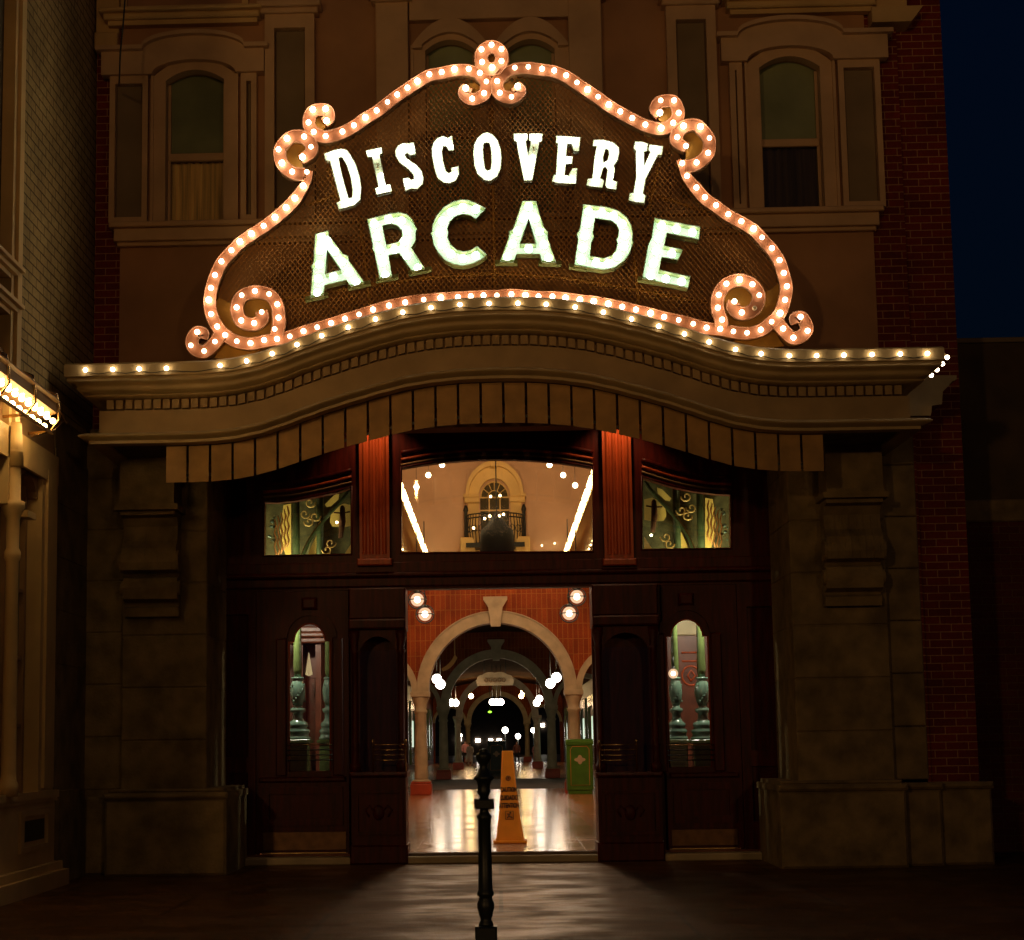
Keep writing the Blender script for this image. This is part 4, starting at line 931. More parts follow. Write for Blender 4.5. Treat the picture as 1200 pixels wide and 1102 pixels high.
p.prism([(y48 - .003, zz(40, 580)), (y48 - .003, zz(40, 546)), (y22, zz(40, 546)), (y22, zz(40, 580))] + [(cyy - rr * .86 * math.cos(t), zz(40, 580) + .22 * math.sin(t)) for t in [PI * j / 10 for j in range(0, 11)]], XL - .2, XL - .05, 'x'); p.build('window_arch', 'cream_dark', shop)
# engaged column near the frame edge
yc = yy(8); cl = MB(); zc = zz(5, 600)
cl.lathe([(r_ * .5, z_) for r_, z_ in [(.20, zbs), (.20, zbs + .12), (.16, zbs + .16), (.15, zbs + .25), (.13, zc - .5), (.17, zc - .46), (.17, zc - .40), (.13, zc - .36), (.14, zc - .05), (.2, zc + .02), (.24, zc + .06), (.24, zc + .12), (.15, zc + .14), (.14, zc + .55), (.18, zc + .6), (.18, zc + .66), (.13, zc + .7), (.14, zc + .95), (.2, 4.3)]], XL + .05, yc, 16)
cl.build('engaged_column', 'cream', shop)
cl = MB(); cl.box(XL + .001, XL + .10, yy(20), yy(30), zc + .02, zc + .09, 0); cl.build('capital_ledge', 'cream', shop)
# panelled base and plinth
p = MB(); p.box(XL - .4, XL + .02, -12, y65 + .02, zz(50, 1012), zbs); p.box(XL + .02, XL + .06, -12, y65 + .06, zbs - .06, zbs + .02); p.box(XL + .02, XL + .045, -12, y65 + .045, zbs - .1, zbs - .061)
vy0, vy1, vz0, vz1 = yy(28), yy(55), zz(40, 990), zz(40, 955)
prism_h(p, rect(yy(24), yy(58), vz0 - .06, vz1 + .06), [rect(vy0, vy1, vz0, vz1)], XL + .02, XL + .05, 'x')
p.build('base_panel', 'cream', shop)
p = MB(); p.box(XL + .021, XL + .026, vy0 + .06, vy1 - .06, vz0 + .05, vz1 - .05); p.build('vent', 'iron', shop)
p = MB(); p.box(XL - .4, XL + .10, -12, y65 + .10, GZ + .18, zz(50, 1012) - .001, .02); p.box(XL - .4, XL + .16, -12, y65 + .16, GZ, GZ + .179, .02); p.build('plinth', 'cream', shop)
# stone return wall between shop and pier
p = MB()
for i in range(8): p.box(XL - .3, XL - .02, y65 + .02, YW + .2, GZ + i * .62 + .005, GZ + (i + 1) * .62 - .005, 0)
p.box(XL - .3, XL - .035, y65 + .02, YW + .2, GZ, zz(85, 500) - .002); p.box(XL - .05, XL + .03, y65 + .17, YW - .13, GZ, zbs, 0); p.build('stone_return', 'stone', shop)
# lit light canopy of the shop
lc = thing('shop_light_canopy', 'brass shop canopy lined with rows of glowing yellow bulbs, at the left edge', 'canopy', (XL, -6, zz(40, 480)))
XA = XL + .30
ya = lambda px, py: atx(px, py, XA).y
yend = atx(63, 492, XA).y
zA = lambda px, py: atx(px, py, XA).z
zr1 = zA(57, 490)
prof = [(XL + .001, zr1 + .30), (XA - .05, zr1 + .30), (XA + .04, zr1 + .25), (XA + .06, zr1 + .22), (XA + .02, zr1 + .20), (XA + .02, zr1 + .10), (XA - .06, zr1 + .07), (XA - .06, zr1 + .05), (XL + .001, zr1 + .05)]
p = MB(); p.prism(prof, -13, yend + .05); p.build('canopy_body', 'cream_dark', lc)
p = MB(); p.box(XA - .02, XA + .01, -13, yend - .05, zr1 - .15, zr1 - .125); p.build('lower_rail', 'cream_dark', lc)
nb = 0
for r, (dz, dx, stp) in enumerate(((.0, .0, .24), (.075, -.05, .24), (-.085, -.05, .24))):
    y = yend - .04 - r * .08
    while y > -9.6 and nb < 99:
        inst(BULBY, 'bulb', (XA + dx, y, zr1 + dz), lc); y -= stp; nb += 1
for k in range(6):
    y = yend + .02 - k * .95
    p = MB(); p.tube([(XL + .02, y, zr1 - .12), (XA - .04, y, zr1 - .10), (XA + .05, y, zr1 + .02), (XA + .045, y, zr1 + .15), (XA + .02, y, zr1 + .30), (XA - .08, y, zr1 + .34), (XL + .02, y, zr1 + .33)], .018, 8); p.build('curved_bracket', 'brass', lc)
p = MB(); p.tube([(XA, yend + .03, zr1 + .10), (XA - .02, yend + .35, zr1 + .16), (XA - .03, yend + .62, zr1 + .10), (XA - .04, yend + .70, zr1 + .13)], [.02, .016, .014, .02], 8)
p.tube([(XA - .03, yend + .5, zr1 + .1), (XA - .08, yend + .3, zr1 - .04), (XL + .03, yend + .1, zr1 - .14)], .008, 6); p.build('end_scroll', 'brass', lc)

# ================================================================== LOW WALL ON THE RIGHT
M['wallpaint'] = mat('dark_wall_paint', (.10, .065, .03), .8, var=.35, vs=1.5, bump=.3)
lw = thing('side_brick_wall', 'dark brick side wall with a pale stone band, at the right edge', 'wall', (7, .6, GZ))
YR = .6; rx0 = at(1134, 700, YR).x - .3
def Z_(y): return at(1165, y, YR).z
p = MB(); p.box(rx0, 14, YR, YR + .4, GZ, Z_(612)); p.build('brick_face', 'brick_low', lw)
p = MB(); p.box(rx0, 14, YR - .05, YR + .4, Z_(612) + .002, Z_(586), .02); p.build('stone_band', 'stone', lw)
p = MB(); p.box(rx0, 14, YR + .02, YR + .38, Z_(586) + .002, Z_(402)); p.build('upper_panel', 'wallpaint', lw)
p = MB(); p.box(rx0, 14, YR - .03, YR + .42, Z_(402) + .002, Z_(396), .01); p.build('coping', 'panel', lw)

# hanging cable in front of the top left window
a, b = at(147, -8, -3), at(141, 62, -3); c2 = at(139.5, 100, YW - .3)
p = MB(); p.tube([a, (a + b) / 2 + Vector((.005, 0, 0)), b, c2], .010, 6)
tag(p.build('hanging_cable', 'iron'), 'thin black cable hanging in front of the top left window', 'cable')

# ================================================================== INSIDE THE ARCADE
hall = thing('arcade_hall', 'salmon plastered hall wall above the first archway, with balcony window', 'hall', (0, 24.7, 0))
YH = 24.7
HW = 4.7
p = MB(); p.box(-HW - .3, -HW, .3, YH, 0, 11); p.box(HW, HW + .3, .3, YH, 0, 11); p.build('side_wall', 'salmon', hall)
p = MB(); p.box(-HW, HW, .25, YH, 11, 11.3); p.build('ceiling', 'vault', hall)
zU = 6.0
q0 = at(584, 648, YH).z
# arched window in the upper wall
def H(px, py): p_ = at(px, py, YH); return p_.x, p_.z
wcx, wzs = H(579.5, 583); wr_ = .40; wzb = H(580, 625)[1]
hole = [(wcx - wr_, wzb), (wcx + wr_, wzb)] + arc(wcx, wzs, wr_, wr_ * 1.15, 0, 180, 14)
p = MB(); prism_h(p, rect(-HW, HW, zU, 11), [hole], YH, YH + .3); p.build('upper_wall', 'salmon', hall)
p = MB(); o1 = arc(wcx, wzs, .72, .86, 0, 180, 18); i1 = arc(wcx, wzs, .44, .52, 180, 0, 18)
p.prism([(wcx + .72, wzs - .001)] + o1[1:-1] + [(wcx - .72, wzs - .001), (wcx - .44, wzs - .001)] + i1[1:-1] + [(wcx + .44, wzs - .001)], YH - .12, YH - .003)
p.prism([(wcx + .86, wzs), (wcx + .86, wzs + .08)] + arc(wcx, wzs + .08, .80, .92, 0, 180, 18) + [(wcx - .86, wzs + .08), (wcx - .86, wzs)] + arc(wcx, wzs, .725, .865, 180, 0, 18), YH - .22, YH - .122)
for s in (-1, 1):
    p.box(wcx + s * .44, wcx + s * .74, YH - .12, YH - .003, wzb - .9, wzs - .002); p.box(wcx + s * .42, wcx + s * .84, YH - .2, YH - .004, wzs - .16, wzs - .003, .02)
    p.box(wcx + s * .55, wcx + s * .95, YH - .7, YH - .003, wzb - .9, wzb - .18, .03)
p.box(wcx - .09, wcx + .09, YH - .3, YH - .003, wzs + .82, wzs + 1.12, .02); p.build('window_surround', 'hallcream', hall)
gl = MB(); gl.prism(hole, YH + .06, YH + .07); wp = gl.build('window', 'panedark', hall)
p = MB()
for dx in (-.15, .15): p.box(wcx + dx - .018, wcx + dx + .018, YH + .02, YH + .055, wzb, wzs)
for z in (wzs, wzs - .36, wzb + .02): p.box(wcx - wr_, wcx + wr_, YH + .021, YH + .054, z - .018, z + .018)
p.tube([(a_, YH + .04, b_) for a_, b_ in arc(wcx, wzs, .18, .2, 0, 180, 10)], .016, 5)
p.tube([(a_, YH + .04, b_) for a_, b_ in arc(wcx, wzs, .385, .44, 0, 180, 14)], .02, 5)
for an in (35, 65, 90, 115, 145): p.tube([(wcx + .18 * math.cos(R_(an)), YH + .04, wzs + .2 * math.sin(R_(an))), (wcx + .39 * math.cos(R_(an)), YH + .04, wzs + .45 * math.sin(R_(an)))], .014, 5)
p.build('muntins', 'hallcream', wp)
bal = MB(); bz = H(580, 640)[1]; bt = H(580, 606)[1]
pts = [(wcx + .78 * math.cos(t), YH - .25 - .65 * math.sin(t)) for t in [PI * j / 22 for j in range(23)]]
for i, (x, y) in enumerate(pts):
    bal.tube([(x, y, bz), (x * 1 + (x - wcx) * .06, y - .05, (bz + bt) / 2), (x, y, bt)], .014, 5)
for z in (bz, bt, bt - .1): bal.tube([(x, y, z) for x, y in pts], .02, 6)
for i in range(0, 22, 2):
    x = (pts[i][0] + pts[i + 1][0]) / 2; y = (pts[i][1] + pts[i + 1][1]) / 2
    bal.tube([(x + .06 * math.cos(t), y - .03, (bz + bt) / 2 + .1 * math.sin(t)) for t in [2 * PI * j / 8 for j in range(8)]], .01, 5, True)
for s in (-1, 1): bal.lathe([(.06, bz), (.05, bt + .1), (.08, bt + .16), (.03, bt + .3)], wcx + s * .80, YH - .28, 8)
bal.box(wcx - .8, wcx + .8, YH - .86, YH - .02, bz - .12, bz)
bal.build('balcony', 'iron', hall)
# gallery beams with rows of bulbs
for s in (-1, 1):
    e0 = at(500 if s < 0 else 662, 650, YH - .4)
    xb = e0.x; zb_ = e0.z
    gb = thing('bulb_lined_beam', 'gallery beam lined with glaring bulbs, seen through the %s of the middle transom' % ('left' if s < 0 else 'right'), 'beam', (xb, 18, zb_), 'gallery beams with rows of bulbs')
    p = MB(); p.box(xb + s * .05, xb + s * .22, 9, YH - .02, zb_ - .09, zb_ + .10, .01); p.box(xb + s * .22, xb + s * 1.3, 9, YH - .02, zb_ - .02, zb_ + .05); p.build('beam', 'hallcream', gb)
    y = YH - .4; k = 0
    while y > 9.2:
        k += 1
        if k % 5: inst(BULBR, 'bulb', (xb, y, zb_), gb)
        y -= .36
    y = YH - 1.5
    for k in range(9): inst(BULBC, 'bulb', (xb + s * .55, y - k * .9, zb_ - .08), gb)
    p = MB(); p.box(xb + s * 1.3, s * HW, 9, YH, zb_ + .0, zb_ + .2); p.build('gallery_floor', 'vault', gb)
# ceiling bulbs on an arch
for (px, py) in ((518, 545), (502, 557), (488, 571), (644, 545), (660, 557), (674, 569)):
    q = at(px, py, 16)
    gt = thing('globe_bulb', 'small round bulb %s in the middle transom' % {518: 'highest of the left three', 502: 'between the other two left', 488: 'lowest of the left three', 644: 'highest of the right three', 660: 'between the other two right', 674: 'lowest of the right three'}[px], 'light', q, 'round bulbs hanging under the hall ceiling')
    p = MB(); p.smooth = True; p.sphere(q, .062, 12, 8); p.build('bulb', 'globe_b', gt)
    p = MB(); p.tube([q + Vector((0, 0, .06)), (q.x, q.y, 11)], .006, 5); p.build('stem', 'iron', gt)
# chandelier
q = at(582, 606, 15); ch = thing('chandelier', 'black iron chandelier with small bulbs hanging before the balcony window', 'chandelier', q)
p = MB(); p.tube([q, (q.x, q.y, 11)], .014, 6); p.build('rod', 'iron', ch)
p = MB(); zk = at(582, 632, 15).z
p.lathe([(.02, q.z + .1), (.12, q.z + .02), (.16, q.z - .08), (.2, q.z - .12), (.22, q.z - .18), (.36, q.z - .30), (.38, q.z - .42), (.38, zk - .25), (.30, zk - .4), (.1, zk - .5)], q.x, q.y, 14); p.build('body', 'black', ch)
for (px, py) in ((575, 582), (586, 581), (568, 608), (574, 605), (585, 605), (590, 603), (555, 619), (596, 623)):
    c = at(px, py, 14.9); inst(BULBC, 'bulb', c, ch, 1.2)
    p = MB(); p.tube([c, (c.x, c.y, c.z - .05), (q.x, q.y, c.z - .1)], .007, 5); p.build('arm', 'iron', ch)
for (px, py) in ((606, 645), (620, 642), (635, 639.5), (650, 637)):
    c = at(px, py, YH - .15); inst(BULBC, 'string_bulb', c, hall)

# archways ------------------------------------------------------------
def archway(Y, label, th=.6, dim=False, wall=True):
    t = thing('archway', label, 'archway', (0, Y, 0), 'stone archways down the arcade')
    cx = at(582, 800, Y).x; zs = 2.80; r = 1.87; ro = 2.17; top = zU if Y < 30 else 6.3
    bcol = 'archstone'
    if wall:
        hs = [[(cx + r, 0.001), (cx + r, zs)] + arc(cx, zs, r, r, 0, 180, 28)[1:-1] + [(cx - r, zs), (cx - r, .001)]]
        W2 = HW if Y < 30 else 4.6
        scx = r + .46 + 1.05
        outer = [(-W2, .0), (-W2, top), (W2, top), (W2, 0)]
        # bottom-open arches: build outline with notches
        ol = [(-W2, 0), (cx - scx - 1.05, 0), (cx - scx - 1.05, zs)] + [(cx - scx - 1.05 * math.cos(a_), zs + 1.05 * math.sin(a_)) for a_ in [PI * j / 16 for j in range(1, 16)]] + [(cx - scx + 1.05, zs), (cx - r, zs)] + \
             [(cx - r * math.cos(a_), zs + r * math.sin(a_)) for a_ in [PI * j / 28 for j in range(1, 28)]] + [(cx + r, zs), (cx + scx - 1.05, zs)] + \
             [(cx + scx - 1.05 * math.cos(a_), zs + 1.05 * math.sin(a_)) for a_ in [PI * j / 16 for j in range(1, 16)]] + [(cx + scx + 1.05, zs), (cx + scx + 1.05, 0), (W2, 0), (W2, top), (-W2, top)]
        p = MB(); p.prism(ol, Y, Y + th); p.build('tiled_wall', 'tile', t)
    p = MB()
    for rr_, a0, c0 in ((r, ro, cx),):
        p.prism(arc(c0, zs, ro, ro, 0, 180, 36) + arc(c0, zs, r - .005, r - .005, 180, 0, 36), Y - .08, Y + th + .01)
        p.prism(arc(c0, zs, ro + .03, ro + .03, 0, 180, 36) + arc(c0, zs, ro + .002, ro + .002, 180, 0, 36), Y - .12, Y - .002)
    p.build('arch_band', bcol, t)
    for s in (-1, 1):
        if wall:
            p = MB(); c0 = cx + s * (r + .46 + 1.05)
            p.prism(arc(c0, zs, 1.22, 1.22, 0, 180, 24) + arc(c0, zs, 1.045, 1.045, 180, 0, 24), Y - .07, Y + th + .008); p.build('side_arch_band', bcol, t)
    if wall:
        p = MB(); kz = at(581, 733, 24.7).z
        p.prism([(cx - .13, zs + r - .12), (cx + .13, zs + r - .12), (cx + .2, zs + r + .42), (cx + .33, zs + r + .62), (cx + .33, zs + r + .70), (cx - .33, zs + r + .70), (cx - .33, zs + r + .62), (cx - .2, zs + r + .42)], Y - .3, Y - .122); p.build('keystone', bcol, t)
    for s in (-1, 1):
        x = cx + s * (r + .23)
        p = MB(); p.lathe([(.19, .42), (.19, .46), (.17, 1.5), (.155, 2.2), (.19, 2.24), (.19, 2.29), (.16, 2.32), (.18, 2.45), (.24, 2.62), (.24, 2.66)], x, Y + .1, 18)
        p.box(x - .26, x + .26, Y - .16, Y + .36, 2.662, zs - .001, .01)
        c = p.build('column', bcol, t)
        p = MB(); p.box(x - .29, x + .29, Y - .2, Y + .4, 0, .3, .02); p.box(x - .27, x + .27, Y - .18, Y + .38, .301, .36, .01); p.build('plinth', 'plinth', c)
        p = MB(); p.lathe([(.26, .361), (.26, .38), (.2, .419)], x, Y + .1, 18); p.build('base_ring', bcol, c)
    return t
archway(YH, 'nearest beige archway with keystone in the orange tiled wall')
archway(44.4, 'second archway, grey in the shade behind the nearest one')
archway(69.0, 'third pair of columns with a thin arch, before the far orange wall', wall=False)
archway(99.5, 'farthest small archway, opening on the dark street')
# passage: walls with shopfronts, vault
pas = thing('arcade_passage', 'dark vaulted passage with shopfronts behind the columns', 'passage', (0, 60, 0))
p = MB(); p.box(-5.2, -4.62, YH + .61, HL, 0, 6); p.box(4.62, 5.2, YH + .61, HL, 0, 6); p.build('side_wall', 'wine', pas)
p = MB(); n = 12
for i in range(n):
    a0, a1 = PI * i / n, PI * (i + 1) / n
    p.add([(-4.6 * math.cos(a0), YH + .6, 4.4 + 1.3 * math.sin(a0)), (-4.6 * math.cos(a1), YH + .6, 4.4 + 1.3 * math.sin(a1)), (-4.6 * math.cos(a1), HL, 4.4 + 1.3 * math.sin(a1)), (-4.6 * math.cos(a0), HL, 4.4 + 1.3 * math.sin(a0))], [(0, 1, 2, 3)])
p.build('vault', 'vault', pas)
M['shopglow'] = emit('lit_shop_window', (.75, 1, .72), .8)
for s in (-1, 1):
    for i in range(9):
        y = YH + 4 + i * 7.6
        p = MB(); prism_h(p, [(y, 0.3), (y + 5, .3), (y + 5, 3.6), (y, 3.6)], [[(y + .3, .9), (y + 4.7, .9), (y + 4.7, 3.1), (y + .3, 3.1)]], s * 4.5, s * 4.61, 'x'); f = p.build('shopfront', 'green', pas)
        p = MB(); p.box(s * 4.56, s * 4.57, y + .6 + (i % 3) * .8, y + 2.6 + (i % 2), 1.2, 2.6); p.build('lit_display', 'shopglow', f)
# globe lamps
def globes(Y, pts, rad, m, label, group, zt=6.0, ring=False, horiz=None):
    c0 = at(pts[0][0], pts[0][1], Y)
    t = thing('globe_lamp', label, 'lamp', c0, group)
    for (px, py) in pts:
        c = at(px, py, Y)
        p = MB(); p.smooth = True; p.sphere(c, rad, 16, 10); gb = p.build('globe', 'opal' if m == 'globe' else m, t)
        if m == 'globe': p = MB(); p.smooth = True; p.sphere(c, rad * .5, 12, 8); p.build('bulb', 'globe', gb)
        p = MB(); p.lathe([(.03, c.z + rad * .95), (rad * .6, c.z + rad * .97), (rad * .4, c.z + rad * 1.2), (.02, c.z + rad * 1.5)], c.x, c.y, 10); p.tube([(c.x, c.y, c.z + rad * 1.4), (c.x, c.y, zt)], .012, 6)
        if ring:
            p.tube([(c.x + rad * 1.35 * math.cos(a_), c.y, c.z + rad * 1.35 * math.sin(a_)) for a_ in [2 * PI * j / 20 for j in range(20)]], .014, 6, True)
            p.tube([(c.x + rad * 1.35 * math.cos(a_), c.y + rad * 1.35 * math.sin(a_), c.z) for a_ in [2 * PI * j / 20 for j in range(20)]], .012, 6, True)
        p.build('hanger', 'iron', t)
    return t
G = 'hanging globe lamps of the arcade'
zg = 6.35
globes(15.7, [(489, 703), (498, 720)], .15, 'globe', 'pair of ringed globe lamps high in the left corner of the open doorway', G, zg, True)
globes(15.7, [(676, 699.5), (667, 719)], .15, 'globe', 'pair of ringed globe lamps high in the right corner of the open doorway', G, zg, True)
globes(32.7, [(512, 796), (516, 802)], .155, 'globe_b', 'glaring globe cluster under the left haunch of the nearest arch', G, 5.0)
globes(32.7, [(652, 794), (645, 801)], .155, 'globe_b', 'glaring globe cluster under the right haunch of the nearest arch', G, 5.0)
globes(57, [(529, 823.5), (534, 824)], .16, 'globe_b', 'smaller bright globe cluster beside the second left column', G, 5.2)
globes(57, [(632, 819), (629, 824)], .16, 'globe_b', 'smaller bright globe cluster beside the second right column', G, 5.2)
globes(62, [(577, 823), (582, 823), (587, 823)], .16, 'globe_b', 'row of three globes at the middle of the passage', G, 5.2)
globes(90, [(549, 811), (552, 816)], .16, 'bulb_y', 'small yellow lamps left of the far arch', G, 5.3)
globes(90, [(613, 811), (611, 816)], .16, 'bulb_y', 'small yellow lamps right of the far arch', G, 5.3)
M['exitgreen'] = emit('green_lamp_glow', (.35, 1, .05), 2.2)
c = at(574, 834.5, 92); t = thing('green_lamp', 'small oval green lamp above the far arch opening', 'lamp', c)
p = MB(); p.smooth = True; p.sphere(c, .13, 12, 8, (1, .6, .55)); p.build('glass', 'exitgreen', t); p = MB(); p.tube([c + Vector((0, 0, .05)), (c.x, c.y, 5.5)], .02, 6); p.build('stem', 'iron', t)
# unseen point lights added to brighten the hall, door glass and passage
lamp('hall_fill_light', (0, 18.5, 10.4), 560, (1, .62, .34), .5)
lamp('hall_fill_light', (0, 19.5, 5.6), 150, (1, .62, .36), .3)
lamp('hall_fill_light', (-2.9, .62, 3.3), 115, (1, .97, .74), .06)
lamp('hall_fill_light', (2.9, .62, 3.3), 115, (1, .97, .74), .06)
for s_ in (-1, 1):  # these add to the light of the visible globes nearby
    lamp('hall_fill_light', (s_ * 1.92, 32.3, 3.35), 30, (1, .64, .36), .17); lamp('hall_fill_light', (s_ * 1.9, 57, 3.5), 60, (1, .62, .34), .17)
    lamp('hall_fill_light', (s_ * 1.9, 84, 3.6), 60, (1, .62, .34), .17)
lamp('hall_fill_light', (0, 61.8, 3.4), 60, (1, .64, .36), .17)
lamp('hall_fill_light', (-3.0, .5, 5.1), 3, (1, .9, .5), .08)
lamp('hall_fill_light', (3.0, .5, 5.1), 3, (1, .9, .5), .08)
lamp('hall_fill_light', (0, 10.0, 5.6), 90, (1, .66, .38), .3)
# oval name board hanging between arches, and a banner
c = at(580, 798, 58); t = thing('hanging_board', 'cream scalloped name board hanging across the passage', 'sign', c)
w_, h_ = at(601, 798, 58).x - c.x, .26
ol = [(c.x - w_, c.z - .22), (c.x + w_, c.z - .22), (c.x + w_ * 1.05, c.z)] + [(c.x + w_ * math.cos(a_) * (1 + .0 * a_), c.z + .05 + .33 * math.sin(a_) + .05 * abs(math.sin(a_ * 4))) for a_ in [PI * j / 24 for j in range(1, 24)]] + [(c.x - w_ * 1.05, c.z)]
p = MB(); p.prism(ol, 58, 58.08); p.build('board', 'archstone', t)
p = MB()
for i in range(5): xx = c.x + (-.42 + .21 * i) * 1; p.tube([(xx + .07 * math.cos(a_), 57.98, c.z + .03 + .1 * math.sin(a_)) for a_ in [2 * PI * j / 8 for j in range(8)]], .016, 5, True)
p.build('scrollwork', 'cream_dark', t)
p = MB(); p.tube([(c.x - .5, 58.04, c.z + .3), (c.x - .5, 58.04, 5.3)], .015, 5); p.tube([(c.x + .5, 58.04, c.z + .3), (c.x + .5, 58.04, 5.3)], .015, 5); p.build('chains', 'iron', t)
bp_ = smooth([(p_.x, p_.z) for p_ in (at(a_, b_, 31) for a_, b_ in ((517, 784), (523, 780), (529, 774), (533, 767)))], 4); bo = smooth([(p_.x, p_.z) for p_ in (at(a_, b_, 31) for a_, b_ in ((536, 771), (532, 778), (526, 784), (519, 787)))], 4)
p = MB(); p.prism(bp_ + bo, 31, 31.03); p.tube([(bo[3][0], 31.01, bo[3][1]), (bo[3][0], 31.01, 5)], .01, 5)
tag(p.build('banner', 'hallcream'), 'curved cream banner hanging under the left side of the nearest arch', 'banner')
# litter bins
def bin_(Y, a, b, yt, m, label):
    x0, x1 = at(a, 900, Y).x, at(b, 900, Y).x; zt = at((a + b) / 2, yt, Y).z; d_ = (x1 - x0)
    t = thing('litter_bin', label, 'bin', ((x0 + x1) / 2, Y, 0), 'litter bins of the arcade')
    p = MB(); p.box(x0 + .03, x1 - .03, Y, Y + d_, .0, .1, .01); p.box(x0, x1, Y - .02, Y + d_, .101, zt - .16, .02); bd = p.build('body', m, t)
    p = MB(); p.prism([(Y - .04, zt - .159), (Y - .04, zt - .08), (Y + .05, zt - .02), (Y + d_ * .5, zt), (Y + d_ - .05, zt - .02), (Y + d_ + .02, zt - .159)], x0 - .02, x1 + .02, 'x'); p.build('lid', m, t)
    cx, cz, hh = (x0 + x1) / 2, (zt) / 2 + .02, (zt - .16) / 2 - .14
    p = MB(); lp = [(cx - d_ * .36, cz - hh), (cx + d_ * .36, cz - hh), (cx + d_ * .36, cz + hh - .08), (cx + d_ * .28, cz + hh), (cx - d_ * .28, cz + hh), (cx - d_ * .36, cz + hh - .08)]
    p.tube([(u, Y - .025, v) for u, v in lp], .012, 5, True); p.build('gold_border', 'gold', bd)
    p = MB(); p.prism([(cx + .12 * math.cos(a_) * (1 + .25 * math.cos(4 * a_)), cz + .16 + .10 * math.sin(a_) * (1 + .25 * math.cos(4 * a_))) for a_ in [2 * PI * j / 24 for j in range(24)]], Y - .03, Y - .021); p.build('emblem', 'archstone', bd)
bin_(23.6, 664.5, 695, 866, 'binG', 'bright green litter bin with gold border, right of the passage')
bin_(50, 572, 592, 868, 'binT', 'dark green litter bin standing in mid passage behind the cone')
# street beyond the arcade
for (px, py, Y, r, lab) in ((592, 856, 125, .27, 'largest pale street lamp beyond the far arch'), (625, 856, 125, .22, 'street lamp right of the far arch opening'), (607, 863, 140, .25, 'small street lamp low in the right of the far arch'), (539, 862, 140, .2, 'tiny street lamp beyond the left far column')):
    c = at(px, py, Y); t = thing('street_lamp', lab, 'street lamp', (c.x, c.y, 0), 'street lamps beyond the arcade')
    p = MB(); p.smooth = True; p.sphere(c, r, 12, 8); p.build('globe', 'globe_b', t); p = MB(); p.lathe([(.12, 0), (.06, .5), (.04, c.z - r)], c.x, c.y, 8); p.build('post', 'iron', t)
far = thing('far_building', 'dark building with a row of small lit windows beyond the far arch', 'building', (0, 170, 0))
p = MB(); p.box(-14, 14, 170, 176, -.02, 9); p.build('wall', 'dark', far)
for (px, py, wd) in ((538, 867, .5), (560, 868, .5), (575, 868, .45), (585, 868, .5), (583, 873, .9), (636, 850, .4)):
    c = at(px, py, 169.9); p = MB(); p.box(c.x - wd / 2, c.x + wd / 2, 169.9, 169.99, c.z - .18, c.z + .18); p.build('lit_window', 'globe_b', far)

